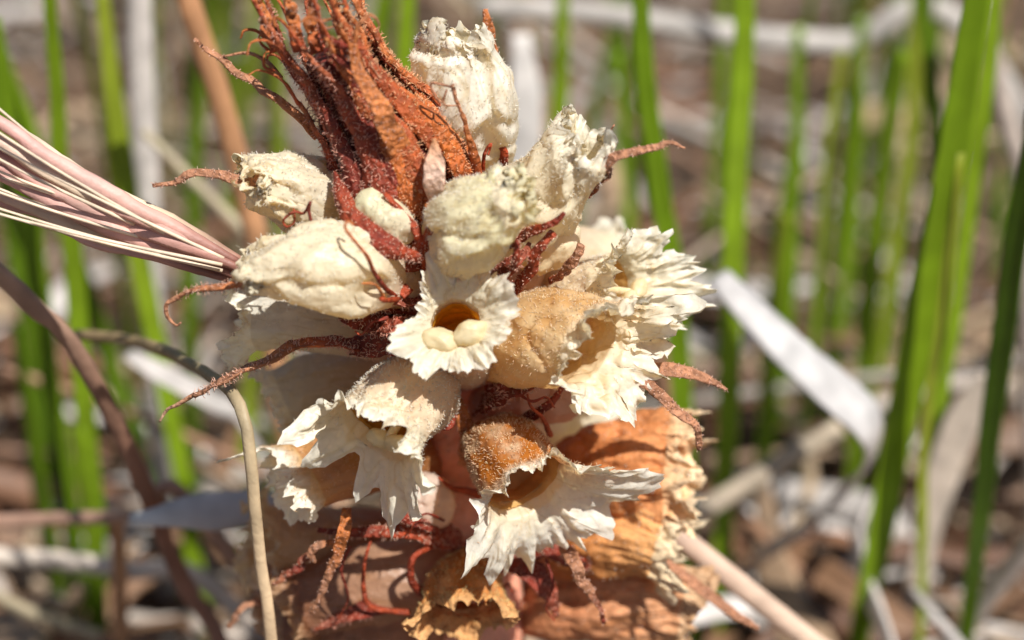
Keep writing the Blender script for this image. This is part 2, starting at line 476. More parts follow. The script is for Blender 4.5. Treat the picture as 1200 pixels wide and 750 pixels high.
    if throat:
        # inner lining of the tube, amber, a little inside the corolla wall
        i0, i1 = int(nv * 0.5), int(nv * 0.95)
        Gi = C[i0:i1, None] + (G[i0:i1] - C[i0:i1, None]) * 0.93
        cap = Gi[0].mean(0)
        Vt = np.vstack([Gi.reshape(-1, 3), cap[None]]); nrw = i1 - i0
        Ft = grid_faces(nrw, nu); T3 = np.concatenate([Ft[:, [0, 1, 2]], Ft[:, [0, 2, 3]], np.stack([np.full(nu, nrw * nu), (np.arange(nu) + 1) % nu, np.arange(nu)], 1)])
        part('throat', Vt, T3, M_PETAL, body, np.tile(throat, (len(Vt), 1)) * (1 + 0.2 * noise(Vt * 0.7, seed))[:, None])
    return body, G

Z_UP = V(0, 1, 0.2)
# --- central open flower facing the camera
flower([(545, 432, -3), (546, 418, -9), (540, 398, -15), (534, 378, -19)], [2.6, 3.4, 3.3, 2.5], V(-0.12, 1, 0.2),
       lobes=((-24, 3.4, 24), (38, 2.6, 30), (72, 3.2, 20), (112, 3.2, 24), (150, 2.4, 18), (184, 2.7, 20), (214, 3.8, 13), (248, 3.4, 22)), base=1.7, flare=(30, 62, 45, 82),
       tubecol=(PINK, CREAM, CREAM), lipcol=(CREAM, (0.85, 0.81, 0.63), WHITE), ruffle=0.75, crinkle=0.22, seed=1, hairs=700,
       stigma=(-1.75, -0.2, 0.2, 1.95), throat=(0.85, 0.48, 0.05), label='open cream flower facing outwards with amber throat and two-lobed stigma', jag=0.22)
# --- top flower behind the bud
flower([(566, 205, 4), (562, 165, 3), (548, 105, 0), (532, 62, -1)], [3.0, 4.7, 5.5, 4.6], V(-0.4, 0.2, 1),
       lobes=((45, 3.6, 26), (-40, 1.2, 30), (160, 1.2, 40)), base=2.0, flare=(-15, -60, -15, -50),
       tubecol=(CREAM, WHITE, WHITE), lipcol=(WHITE, WHITE), ruffle=0.75, jag=0.16, crinkle=0.3, longf=0.1, crease=1.0, fold=0.12, squash=(1, 1, 0.95, 0.5), seed=2, hairs=700)
# --- right upper flower
flower([(545, 312, 0), (592, 276, -4), (638, 230, -7), (668, 190, -8)], [2.8, 4.4, 5.4, 4.9], V(-0.55, 0.6, 0.7),
       lobes=((0, 1.6, 40), (75, 1.2, 20), (-100, 4.6, 11), (180, 2, 40), (-70, 1.4, 30)), base=2.2, squash=(1, 1, 0.95, 0.6), flare=(0, -22, 0, -12),
       tubecol=(YEL, CREAM, CREAM), lipcol=(CREAM, WHITE), ruffle=0.8, crinkle=0.24, fold=0.12, longf=0.2, crease=0.9, seed=3, hairs=1000)
# --- plump closed flower in front of it
flower([(520, 312, -8), (535, 290, -13), (562, 258, -17), (594, 236, -18)], [2.2, 3.4, 4.6, 4.1], V(-0.6, 0.6, 0.6),
       lobes=((0, 1.5, 40), (180, 1.5, 40), (90, 1.0, 20)), base=2.0, flare=(-15, -60, -15, -50),
       tubecol=(YEL, CREAM, GREENISH), lipcol=(CREAM, (0.90, 0.86, 0.60)), ruffle=0.75, jag=0.16, crinkle=0.3, longf=0.1, crease=1.0, fold=0.12, squash=(1, 1, 0.95, 0.5), seed=4, hairs=1500)
# --- left upper closed flower
flower([(450, 285, 0), (412, 258, -3), (352, 228, -7), (308, 212, -9)], [2.6, 3.8, 4.8, 4.2], V(0.1, 0.9, 0.4),
       lobes=((0, 1.6, 40), (180, 1.2, 40)), base=2.0, flare=(-15, -60, -15, -50),
       tubecol=((0.7, 0.5, 0.38), (0.72, 0.62, 0.48), CREAM), lipcol=(CREAM, CREAM), ruffle=0.75, jag=0.16, crinkle=0.3, longf=0.1, crease=1.0, fold=0.12, squash=(1, 1, 0.95, 0.6), seed=5, hairs=900)
# --- left big closed flower
flower([(492, 330, -5), (446, 318, -12), (378, 312, -18), (310, 314, -18)], [2.4, 3.4, 4.9, 4.0], V(0.1, 0.9, 0.5),
       lobes=((0, 1.6, 30), (-30, 1.2, 20), (180, 1.2, 40)), base=2.0, flare=(-15, -60, -15, -50),
       tubecol=(PINK, (0.84, 0.66, 0.5), CREAM, CREAM), lipcol=(CREAM, CREAM), ruffle=0.75, jag=0.16, crinkle=0.3, longf=0.1, crease=1.0, fold=0.12, squash=(1, 1, 0.92, 0.5), seed=6, hairs=1100)
# --- shaded left flower under it
flower([(480, 412, 0), (420, 390, -4), (350, 378, -6), (300, 378, -6)], [2.4, 3.2, 3.8, 3.6], V(0.1, 1, 0.3),
       lobes=((0, 1.8, 30), (180, 1.8, 40), (120, 1.6, 20), (-120, 2, 20)), base=1.8, flare=(15, 35, 20, 50),
       tubecol=(PINK, (0.8, 0.72, 0.6), (0.82, 0.78, 0.66)), lipcol=(WHITE, WHITE), ruffle=1.0, crinkle=0.25, seed=7, hairs=300, squash=0.8)
# --- shaded brownish flower behind
flower([(490, 440, 4), (430, 440, 2), (370, 455, 1), (335, 470, 0)], [2.6, 3.8, 4.2, 4.0], V(0.1, 1, 0.3),
       lobes=((0, 1.6, 40), (180, 1.6, 40)), base=1.4, flare=(10, 30, 20, 50),
       tubecol=(PINK, (0.6, 0.45, 0.3), (0.72, 0.64, 0.48)), lipcol=(CREAM, WHITE), ruffle=0.9, crinkle=0.3, seed=8, hairs=300)
# --- left lower open flower with hairy hood
flower([(512, 462, -5), (492, 460, -12), (466, 474, -18), (446, 500, -21)], [2.6, 4.2, 5.2, 4.9], V(-0.1, 0.85, 0.75),
       lobes=((-80, 7.6, 10), (-55, 1.8, 14), (10, 1.6, 40), (75, 2.0, 22), (112, 4.2, 13), (148, 5.6, 15), (172, 7.4, 11), (198, 5.0, 10), (234, 7.0, 13), (258, 2.0, 10)), base=0.9, flare=(5, 25, 25, 60),
       tubecol=(PINK, (0.78, 0.62, 0.44), CREAM), lipcol=(CREAM, WHITE), hood=((0.84, 0.62, 0.40), 0.7), ruffle=1.0, crinkle=0.28, seed=9, hairs=1500,
       stigma=(-1.8, 0.6, 0.2, 1.3), throat=(0.62, 0.38, 0.10), label='open cream flower with a hairy hood and ragged drooping lower lip')
# --- left bottom rusty flower
flower([(500, 548, 0), (450, 530, -5), (400, 538, -9), (356, 556, -12)], [3.0, 4.4, 5.0, 4.9], V(0.05, 0.75, 0.75), squash=(1, 1, 0.85, 0.5),
       lobes=((-10, 3.4, 24), (-48, 5.6, 15), (28, 3.0, 18), (58, 3.4, 16), (180, 2.2, 45), (235, 1.4, 20)), base=1.5, flare=(0, 16, 10, 40),
       tubecol=(RUST, (0.50, 0.22, 0.10), (0.62, 0.33, 0.16)), lipcol=((0.74, 0.50, 0.24), WHITE, WHITE), hood=((0.66, 0.33, 0.08), 0.6), ruffle=0.6, crinkle=0.2, jag=0.24, seed=10, hairs=900, haircol=(0.85, 0.6, 0.35))
# --- brown lower lips beneath it
flower([(470, 618, 2), (410, 628, 0), (350, 632, -3), (318, 632, -4)], [2.6, 3.6, 4.2, 4.2], V(0.1, 0.8, 0.6),
       lobes=((0, 1.6, 40), (180, 2.2, 50), (-70, 1.8, 20)), base=1.6, flare=(5, 30, 15, 40),
       tubecol=(RUST, (0.56, 0.32, 0.19), TAN), lipcol=(TAN, (0.78, 0.62, 0.42)), ruffle=1.3, crinkle=0.4, seed=11, hairs=300, haircol=(0.8, 0.55, 0.38))
# --- right pair of flowers with ragged white lips
flower([(590, 372, 2), (640, 352, -1), (690, 346, -4), (722, 344, -6)], [3.0, 4.0, 4.4, 4.2], V(0, 0.85, 0.5),
       lobes=((-30, 3.2, 25), (15, 3.4, 14), (55, 5.2, 14), (90, 6.2, 16), (120, 5.6, 18), (160, 4.0, 30), (215, 3.2, 30), (265, 2.6, 20)), base=1.6, flare=(20, 40, 15, 48),
       tubecol=(YEL, (0.8, 0.64, 0.38), CREAM), lipcol=(CREAM, WHITE), ruffle=1.2, crinkle=0.34, seed=12, hairs=900, stigma=(-0.6, 1.2, 1.6, 1.2), throat=(0.66, 0.42, 0.15), jag=0.3)
flower([(582, 408, -4), (620, 396, -10), (662, 396, -14), (690, 402, -16)], [3.8, 5.0, 5.4, 5.3], V(-0.1, 0.8, 0.65), squash=(1, 1, 0.95, 0.72), crease=0.5,
       lobes=((-20, 3.4, 26), (40, 3.0, 20), (82, 8.4, 15), (112, 5.0, 18), (150, 3.6, 24), (190, 3.4, 24), (236, 3.0, 20)), base=1.8, flare=(5, 40, 10, 55),
       tubecol=(YEL, (0.78, 0.58, 0.31), (0.8, 0.66, 0.42)), lipcol=(CREAM, WHITE), hood=((0.66, 0.35, 0.10), 0.65), ruffle=1.2, crinkle=0.34, seed=13, hairs=1300, haircol=(0.9, 0.72, 0.5), jag=0.3)
# --- right lower open flower with orange hood
flower([(572, 526, -5), (586, 530, -11), (602, 546, -16), (618, 570, -19)], [2.6, 4.0, 4.7, 4.7], V(-0.1, 0.82, 0.75),
       lobes=((-40, 1.2, 20), (15, 1.4, 25), (62, 5.0, 22), (94, 7.0, 16), (120, 5.4, 20), (152, 5.8, 22), (186, 6.2, 22), (214, 4.4, 16), (238, 7.0, 13), (266, 2.6, 14)), base=1.3, flare=(15, 40, 35, 92),
       tubecol=(PINK, (0.6, 0.3, 0.1), CREAM), lipcol=(CREAM, WHITE, WHITE), hood=((0.50, 0.17, 0.025), 1.15), ruffle=1.0, crinkle=0.28, seed=14, hairs=1700, haircol=(0.92, 0.66, 0.42),
       throat=(0.66, 0.42, 0.16), label='open flower with an orange hairy hood and broad white ruffled lower lip', jag=0.24)
# --- withered flowers on the right
flower([(640, 585, 4), (690, 560, 1), (745, 548, -1), (785, 550, -2)], [3.5, 5.0, 6.2, 5.4], V(0, 0.8, 0.6),
       lobes=((0, 2.5, 22), (50, 3, 14), (95, 4.5, 12), (140, 3.5, 16), (-50, 3, 16), (-95, 4.5, 13), (-140, 4, 14), (180, 3, 16)), base=1.2, flare=(-5, 25, 0, 40),
       tubecol=(RUST, (0.60, 0.20, 0.06), (0.68, 0.29, 0.11)), lipcol=((0.76, 0.44, 0.22), (0.90, 0.70, 0.45)), fine=0.2, crease=0.6, ruffle=0.9, crinkle=0.5, longf=1.3, fold=0.18, seed=15, hairs=250, mat=M_DRYPETAL, jag=0.22, label='withered orange brown crumpled flower')
flower([(640, 640, 2), (690, 632, -2), (740, 630, -5), (772, 638, -6)], [3.0, 4.2, 4.6, 4.2], V(0, 0.8, 0.6),
       lobes=((0, 2.6, 22), (50, 3, 13), (95, 4.5, 12), (140, 3.5, 14), (-50, 3, 14), (-95, 5, 12), (-140, 4, 14), (180, 3, 16)), base=1.0, flare=(5, 30, 10, 45),
       tubecol=(RUST, (0.58, 0.20, 0.05), (0.72, 0.38, 0.15)), lipcol=((0.8, 0.6, 0.36), (0.84, 0.7, 0.48)), fine=0.2, crease=0.6, ruffle=0.9, crinkle=0.4, longf=1.3, fold=0.14, seed=16, hairs=250, mat=M_DRYPETAL, jag=0.22)
flower([(620, 715, 3), (670, 708, 0), (730, 705, -2), (790, 712, -2)], [3.5, 4.8, 5.4, 4.8], V(0, 0.8, 0.6),
       lobes=((0, 2.2, 35), (90, 3, 20), (180, 2, 35)), base=2.0, flare=(5, 20, 10, 30),
       tubecol=(RUST, (0.62, 0.26, 0.12), (0.66, 0.34, 0.17)), lipcol=(TAN, TAN), fine=0.2, crease=0.6, ruffle=0.9, crinkle=0.5, longf=1.2, fold=0.14, seed=17, hairs=200, mat=M_DRYPETAL, jag=0.22)
# --- bottom front rusty hood
flower([(556, 684, -5), (550, 680, -10), (545, 690, -14), (545, 706, -16)], [2.2, 3.6, 4.2, 4.8], V(0, 0.85, 0.75), squash=(1, 1, 0.85, 0.5),
       lobes=((0, 1.6, 30), (58, 4.0, 18), (-62, 4.6, 18), (120, 2, 25), (180, 2, 40), (240, 2, 25)), base=1.0, flare=(15, 50, 20, 60),
       tubecol=(RUST, (0.55, 0.2, 0.06), (0.62, 0.28, 0.1)), lipcol=((0.60, 0.26, 0.08), (0.70, 0.40, 0.17)), hood=((0.52, 0.17, 0.03), 0.9), ruffle=1.1, crinkle=0.5, seed=18, hairs=1000, haircol=(0.9, 0.66, 0.3), mat=M_DRYPETAL)
# --- bottom left tubes, their brown darkened to paint in shade from flowers above
flower([(545, 668, -2), (490, 674, -7), (420, 690, -8), (365, 705, -8)], [3.2, 4.6, 5.0, 4.4], V(0, 0.9, 0.5),
       lobes=((0, 2, 40), (180, 2, 40)), base=2, flare=(5, 20, 10, 40),
       tubecol=(PINK, (0.58, 0.33, 0.2), (0.34, 0.15, 0.08)), lipcol=(BROWN, TAN), ruffle=1.2, crinkle=0.35, seed=19, hairs=250, haircol=(0.8, 0.55, 0.38))
flower([(530, 720, 2), (460, 735, -2), (400, 745, -4), (340, 750, -4)], [3.2, 4.6, 5.0, 4.4], V(0, 0.9, 0.5),
       lobes=((0, 2, 40), (180, 2, 40)), base=2, flare=(5, 20, 10, 40),
       tubecol=(RUST, (0.45, 0.2, 0.11), (0.40, 0.2, 0.12)), lipcol=(TAN, TAN), ruffle=1.2, crinkle=0.4, seed=20, hairs=150, mat=M_DRYPETAL)
# --- flowers on the far side of the stem
flower([(560, 335, 5), (610, 318, 10), (660, 308, 15), (700, 312, 18)], [2.8, 4.2, 4.6, 4.4], V(0, 1, -0.2),
       lobes=((0, 2, 35), (60, 2, 25), (180, 2, 40)), base=1.6, flare=(15, 50, 20, 60), tubecol=(PINK, (0.78, 0.56, 0.4), CREAM), lipcol=(CREAM, WHITE), seed=21, hairs=150)
flower([(570, 520, 5), (620, 500, 11), (670, 486, 16), (705, 488, 19)], [2.8, 4.4, 4.8, 4.4], V(0, 1, -0.2),
       lobes=((0, 2, 35), (60, 2.6, 25), (180, 2, 40)), base=1.6, flare=(15, 50, 20, 60), tubecol=(PINK, CREAM, WHITE), lipcol=(WHITE, WHITE), seed=22, hairs=150)
flower([(540, 690, 5), (600, 690, 12), (640, 690, 16), (670, 695, 18)], [2.8, 4.4, 4.8, 4.4], V(0, 1, -0.2),
       lobes=((0, 2, 35), (60, 2.6, 25), (180, 2, 40)), base=1.6, flare=(15, 50, 20, 60), tubecol=(PINK, CREAM, CREAM), lipcol=(CREAM, WHITE), seed=23, hairs=0)

# --- young buds and ovaries
def bud(px, y, rx, ry, tilt, cols, seed, nh=250, name='flower_bud', hc=(0.85, 0.75, 0.6)):
    t = math.radians(tilt)
    axl = (V(math.cos(t), math.sin(t), 0), V(-math.sin(t), math.cos(t), 0), V(0, 0, 1))
    a, f, G = blob(at(px[0], px[1], y), rx, ry, min(rx, ry), axl, seed, 0.12, 44, 30)
    G = G + grid_normals(G) * (0.34 * (1 - 2 * np.abs(noise(G * 0.45, seed))) + 0.2 * (1 - 2 * np.abs(noise(G * 0.95, seed + 1))))[..., None]
    w = np.clip(0.5 + ((G - at(px[0], px[1], y)) @ axl[0]) / (2 * rx), 0, 1)[..., None]
    cc = np.array(cols[0]) * (1 - w) + np.array(cols[1]) * w
    o = part(name, G.reshape(-1, 3), f, M_PETAL, plant, cc.reshape(-1, 3))
    if nh: add_hairs(o, G, nh, seed + 3, 0.4, 0.03, hc)
    return o
bud((451, 252), -13.2, 3.5, 2.3, -40, (GREENISH, CREAM), 31)
bud((497, 588), -9, 3.2, 3.5, 60, ((0.82, 0.60, 0.48), (0.85, 0.68, 0.56)), 32, 60)
bud((463, 318), -8, 3.2, 3.4, -30, ((0.84, 0.68, 0.56), PINK), 33, 60)
bud((640, 285), -5, 3.8, 2.9, 28, (YEL, CREAM), 34, 120)
bud((608, 318), -4, 3.8, 2.6, 30, (PINK, (0.8, 0.55, 0.36)), 35, 120)
bud((600, 470), -4, 5.0, 3.4, 20, ((0.72, 0.34, 0.22), PINK), 36, 200)
bud((655, 462), -3, 4.2, 3.0, 25, (PINK, (0.78, 0.52, 0.38)), 37, 100)

# ------------------------------------------------------------------ bracts, sepals and their thread tips
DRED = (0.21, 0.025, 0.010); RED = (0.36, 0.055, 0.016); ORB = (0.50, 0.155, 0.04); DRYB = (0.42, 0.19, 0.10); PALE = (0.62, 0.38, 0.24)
_bs = [100]
def bract(pts, width, cols=(DRED, RED, ORB), hint=None, thick=0.5, cup=0.12, nh=None, twist=0.0, wob=0.12, px=True, n=46, edge=0.14, rough=0.22, name='bract', hl=0.5, hc=(0.88, 0.56, 0.42)):
    _bs[0] += 1; sd = _bs[0]
    P = PX(pts) if px else np.asarray(pts)
    rough = min(rough, 0.09 * float(np.mean(width)) + 0.03)
    a, f, c, G = strap(P, width, thick, cup, hint if hint is not None else V(0, 0.3, 1), n, 14, twist, cols, wob, sd, edge, rough)
    o = part(name, a, f, M_BRACT, plant, c)
    if nh is None: nh = int(np.mean(width) * np.linalg.norm(np.diff(P, axis=0), axis=1).sum() * 11)
    if np.mean(width) < 1.7: hl = hl * 0.55
    if nh: add_hairs(o, G, nh, sd + 500, hl, 0.048, hc)
    return o
def thread(pts, r0=0.22, r1=0.08, cols=(RED, ORB), px=True, n=36, name='bract_tip'):
    _bs[0] += 1
    a, f, c, G = tube(PX(pts) if px else pts, [r0, (r0 + r1) * 0.55, r1], n, 7, cols, 0.06, _bs[0])
    return part(name, a, f, M_BRACT, plant, c)

# --- top bud: a hairy core wrapped in long bracts that run up into thread tips
ax_pts = PX([(494, 292, -3), (486, 240, -4), (464, 180, -5), (424, 115, -5), (392, 62, -5), (370, 18, -5), (352, -30, -5)])
nA = 80
AX = spline(ax_pts, nA); AT, AN, AB = frames(AX, V(0.4, 0.3, 1)); AS = np.cross(AN, AT)
AR = prof([3.2, 6.6, 7.6, 5.6, 4.2, 4.4, 4.8], nA)
k = 64
ph = -np.linspace(0, 2 * math.pi, k, endpoint=False)
nc_ = 60
core = AX[:nc_, None] + (AR[:nc_, None] * 0.93 * np.linspace(1, 0.75, nc_)[:, None] * (1 + 0.06 * np.cos(5 * ph)[None]))[..., None] * (np.cos(ph)[None, :, None] * AN[:nc_, None] + np.sin(ph)[None, :, None] * AS[:nc_, None])
core = core + grid_normals(core) * (0.35 * fbm(core * 0.5, 77))[..., None]
cc = np.array(DRED) * (1 + 0.5 * fbm(core * 0.35, 78))[..., None]
Vc = np.vstack([core.reshape(-1, 3), AX[nc_ - 1][None]])
Fc = grid_faces(nc_, k); T3 = np.concatenate([Fc[:, [0, 1, 2]], Fc[:, [0, 2, 3]], np.stack([np.full(k, nc_ * k), (nc_ - 1) * k + np.arange(k), (nc_ - 1) * k + (np.arange(k) + 1) % k], 1)])
o = part('bud_core', Vc, T3, M_BRACT, plant, np.vstack([cc.reshape(-1, 3), cc[-1, 0][None]]))
add_hairs(o, core, 2500, 79, 0.5, 0.034, (0.85, 0.45, 0.28))
def axis_pt(t, th, mul):
    i = np.clip(t, 0, 1) * (nA - 1); i0 = int(min(i, nA - 2)); fr = i - i0
    L_ = lambda A: A[i0] * (1 - fr) + A[i0 + 1] * fr
    return L_(AX) + L_(AR) * mul * (math.cos(th) * L_(AN) + math.sin(th) * L_(AS)), math.cos(th) * L_(AN) + math.sin(th) * L_(AS)
r2 = np.random.default_rng(4)
for i in range(26):
    layer = i % 3
    th = i * 2.39996 + 0.3
    t0 = [0.16, 0.06, 0.26][layer] + r2.uniform(-0.03, 0.03); t1 = [0.86, 0.74, 0.97][layer] + r2.uniform(-0.08, 0.05)
    ts = np.linspace(t0, t1, 8)
    mul = np.interp(np.linspace(0, 1, 8), [0, 0.2, 0.7, 1], [0.9, 1.04 + 0.05 * (2 - layer), 1.08 + 0.03 * layer, 1.12 + r2.uniform(-0.25, 0.35)])
    P = np.array([axis_pt(t, th + 0.25 * math.sin(3 * t + i), m_)[0] for t, m_ in zip(ts, mul)])
    hint = axis_pt(0.45, th, 1)[1]
    wmax = r2.uniform(3.2, 5.0)
    right = (hint @ RIGHT) > 0.15  # sunward bracts and hairs painted lit orange, the far side painted shade-dark
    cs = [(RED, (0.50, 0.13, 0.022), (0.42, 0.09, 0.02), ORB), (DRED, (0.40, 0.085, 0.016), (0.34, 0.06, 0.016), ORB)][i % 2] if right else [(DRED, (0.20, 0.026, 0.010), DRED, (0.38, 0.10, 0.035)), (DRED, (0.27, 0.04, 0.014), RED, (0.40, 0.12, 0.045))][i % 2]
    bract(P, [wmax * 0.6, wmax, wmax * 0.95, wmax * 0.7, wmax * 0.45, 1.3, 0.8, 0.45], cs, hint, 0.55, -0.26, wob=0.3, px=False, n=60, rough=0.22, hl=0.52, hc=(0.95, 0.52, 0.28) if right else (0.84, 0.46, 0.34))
    # thread tip
    d = unit(P[-1] - P[-2]); e = unit(hint + 0.8 * r2.normal(size=3)); ln = r2.uniform(3, 7)
    if layer != 1 or i % 2:
        thread(np.array([P[-1] - d * 0.4, P[-1] + d * ln * 0.5 + e * 0.3, P[-1] + d * ln * 0.8 + e * ln * 0.35, P[-1] + d * ln * 0.75 + e * ln * 0.6]), 0.24, 0.09, px=False)
# pale inner bract window and a few long tips of the bud
bract([(506, 238, -13.5), (509, 205, -14.5), (509, 162, -13)], [0.4, 2.4, 2.2, 0.3], ((0.80, 0.50, 0.32), (0.76, 0.52, 0.40), (0.6, 0.26, 0.1)), nh=0, thick=0.6, edge=0.05, rough=0.02, wob=0.0)
bract([(372, 160, -5), (335, 122, -5), (300, 100, -5), (268, 78, -5), (228, 45, -5)], [1.2, 1.0, 0.8, 0.8, 0.3], (ORB, DRYB, DRYB), wob=0.5)
thread([(330, 92, -5), (312, 72, -5), (290, 62, -5), (262, 66, -5)], 0.3, 0.12, (DRYB, DRYB))
bract([(478, 205, -10), (455, 150, -13), (432, 105, -13), (416, 70, -12), (416, 48, -12)], [0.5, 2.6, 2.4, 1.5, 0.8], (ORB, (0.5, 0.17, 0.05), ORB), wob=0.3)
thread([(416, 50, -12), (420, 30, -12), (434, 18, -12), (444, 28, -12), (440, 40, -12)], 0.28, 0.09, (ORB, DRYB))
thread([(418, 56, -12), (430, 56, -12), (436, 48, -12)], 0.16, 0.07)
thread([(418, 62, -12), (402, 54, -11), (388, 46, -10)], 0.4, 0.3, (DRED, DRED))
thread([(416, 80, -12), (400, 72, -11), (384, 60, -10)], 0.4, 0.3, (DRED, DRED))
thread([(384, 42, -9), (376, 28, -9), (390, 22, -9), (394, 30, -9), (378, 34, -9)], 0.2, 0.09, (ORB, DRYB))
thread([(318, 62, -6), (304, 48, -6), (306, 36, -6)], 0.2, 0.08); thread([(322, 84, -7), (310, 78, -7), (310, 64, -7), (316, 60, -7)], 0.18, 0.08)
bract([(325, 60, -6), (314, 35, -6), (308, 10, -6), (300, -12, -6)], [1.6, 1.4, 1.0, 0.4], (RED, ORB, ORB), wob=0.3)
bract([(352, 60, -8), (346, 35, -8), (340, 5, -8), (338, -15, -8)], [1.6, 1.5, 1.1, 0.4], (RED, ORB, ORB), wob=0.3)
bract([(372, 62, -8), (364, 35, -8), (366, 10, -8), (362, -10, -8)], [1.6, 1.2, 1.2, 0.4], (RED, ORB, ORB), wob=0.3)
thread([(446, 92, -10), (434, 75, -10), (440, 72, -10), (447, 92, -10)], 0.1, 0.05, (DRYB, DRYB))

# --- bracts of the flowers, thread tips and curling sepals
bract([(430, 262, -8), (460, 290, -12), (488, 300, -12), (505, 292, -10)], [3.0, 4.4, 4.0, 2.0], (DRED, RED, RED))
bract([(392, 200, -10), (406, 240, -14), (432, 270, -16.5), (464, 290, -17.5), (492, 300, -16)], [0.3, 2.0, 2.5, 2.6, 1.0], (DRED, RED, DRED, RED), hl=0.6, cup=-0.3, thick=0.8, nh=520)
bract([(480, 300, -10), (490, 282, -15), (482, 262, -15), (450, 226, -14)], [1.2, 1.3, 1.0, 0.5], (RED, RED, RED), cup=0)
bract([(503, 325, -12), (498, 290, -15), (506, 262, -16), (500, 240, -14)], [1.8, 1.3, 1.1, 0.6], (RED, RED, ORB), cup=0)
bract([(390, 212, -4), (340, 208, -7), (290, 213, -9), (262, 208, -9), (225, 208, -9), (184, 218, -9)], [1.5, 2.0, 2.0, 1.1, 0.9, 0.3], (RED, DRYB, DRYB), wob=0.5)
bract([(490, 368, -8), (430, 362, -15), (370, 352, -17), (315, 338, -19), (268, 338, -19), (225, 341, -19), (207, 350, -19)], [2.6, 2.4, 2.2, 2.4, 1.6, 1.3, 0.6], (RED, DRED, DRED, ORB, DRYB), wob=0.3, hint=V(0.1, 1, 0.35))
thread([(209, 348, -19), (196, 356, -19), (196, 370, -19), (206, 381, -19), (212, 378, -19)], 0.3, 0.1, (DRYB, DRYB))
bract([(480, 368, -6), (455, 376, -12), (420, 374, -14), (395, 362, -14)], [5.5, 5.0, 3.5, 1.0], (RED, RED, DRED), hl=0.55)
bract([(478, 408, -4), (430, 404, -10), (385, 404, -13), (345, 408, -15), (310, 424, -16), (262, 446, -16), (225, 464, -16)], [4.0, 3.6, 3.0, 2.2, 1.7, 1.5, 0.7], (RED, DRED, RED, ORB, DRYB, DRYB), wob=0.35, hint=V(0.2, 1, 0.5))
thread([(228, 462, -16), (208, 474, -16), (196, 480, -16), (187, 494, -16)], 0.28, 0.12, (DRYB, PALE))
bract([(500, 420, -8), (470, 400, -14), (440, 404, -13), (410, 412, -11)], [4.0, 4.6, 3.4, 1.0], (RED, RED, DRED), hl=0.55)
thread([(468, 350, -14), (452, 338, -19), (438, 318, -21), (430, 300, -22), (412, 278, -22), (404, 266, -21), (408, 258, -21), (414, 264, -21)], 0.34, 0.12, (RED, DRED, ORB), name='sepal')
thread([(470, 350, -14), (452, 352, -20), (446, 350, -21)], 0.34, 0.25, (RED, RED), name='sepal'); thread([(452, 352, -20), (440, 334, -22), (424, 332, -22)], 0.25, 0.1, (ORB, ORB))
thread([(366, 266, -16), (362, 246, -16), (364, 236, -16), (356, 250, -15), (345, 248, -15), (332, 258, -15), (336, 266, -15), (345, 260, -15), (344, 244, -15)], 0.18, 0.08, (DRED, RED))
bract([(452, 300, -10), (462, 330, -14), (480, 345, -15)], [1.2, 1.6, 1.4], (RED, RED), cup=0)
# bracts between central flower and the upper right flowers
bract([(515, 328, -12), (540, 312, -16), (575, 292, -17), (600, 286, -16)], [3.0, 3.6, 2.6, 0.8], (RED, RED, RED), hl=0.6)
bract([(560, 345, -10), (600, 316, -16), (606, 290, -17), (600, 280, -16)], [1.8, 1.6, 1.0, 0.6], (RED, RED, DRED), cup=0)
bract([(590, 352, -8), (620, 320, -14), (630, 295, -15), (648, 272, -15)], [2.2, 1.8, 1.4, 0.8], (DRED, RED, RED), cup=0.05)
thread([(556, 330, -13), (552, 312, -17), (560, 302, -18)], 0.3, 0.12, (RED, RED))
bract([(600, 285, -10), (630, 270, -15), (650, 262, -16), (662, 250, -16)], [1.6, 1.8, 1.2, 0.4], (RED, RED, DRED))
bract([(645, 330, -8), (662, 318, -10), (674, 302, -11), (682, 286, -11)], [0.9, 0.8, 1.3, 0.9], (RED, DRYB, DRYB))
bract([(690, 228, -8), (706, 200, -12), (722, 186, -13), (750, 176, -13), (775, 170, -13), (806, 175, -13)], [1.0, 2.0, 1.9, 0.9, 0.8, 0.2], (RED, DRYB, DRYB, DRYB), wob=0.4)
thread([(700, 172, -3), (712, 158, -3), (720, 146, -3)], 0.18, 0.08, (DRYB, DRYB))
bract([(575, 105, 8), (574, 66, 8), (573, 40, 8), (569, 12, 8)], [0.8, 1.5, 1.7, 0.5], (RED, (0.5, 0.16, 0.05), ORB), hl=0.55)
bract([(560, 215, -6), (556, 180, -8), (545, 145, -9), (530, 100, -10)], [1.5, 1.1, 0.5, 0.4], (RED, ORB, DRYB), cup=0, nh=40)
thread([(530, 102, -10), (505, 98, -10), (516, 120, -10), (524, 104, -10), (520, 122, -10), (536, 124, -10)], 0.16, 0.08, (DRYB, DRYB))
bract([(588, 205, 0), (590, 180, -2), (586, 160, -2), (590, 145, -2)], [0.8, 1.1, 0.8, 0.4], (DRED, RED, RED), cup=0)
thread([(566, 200, -6), (568, 180, -7), (576, 168, -7), (572, 182, -7)], 0.24, 0.1, (RED, RED))
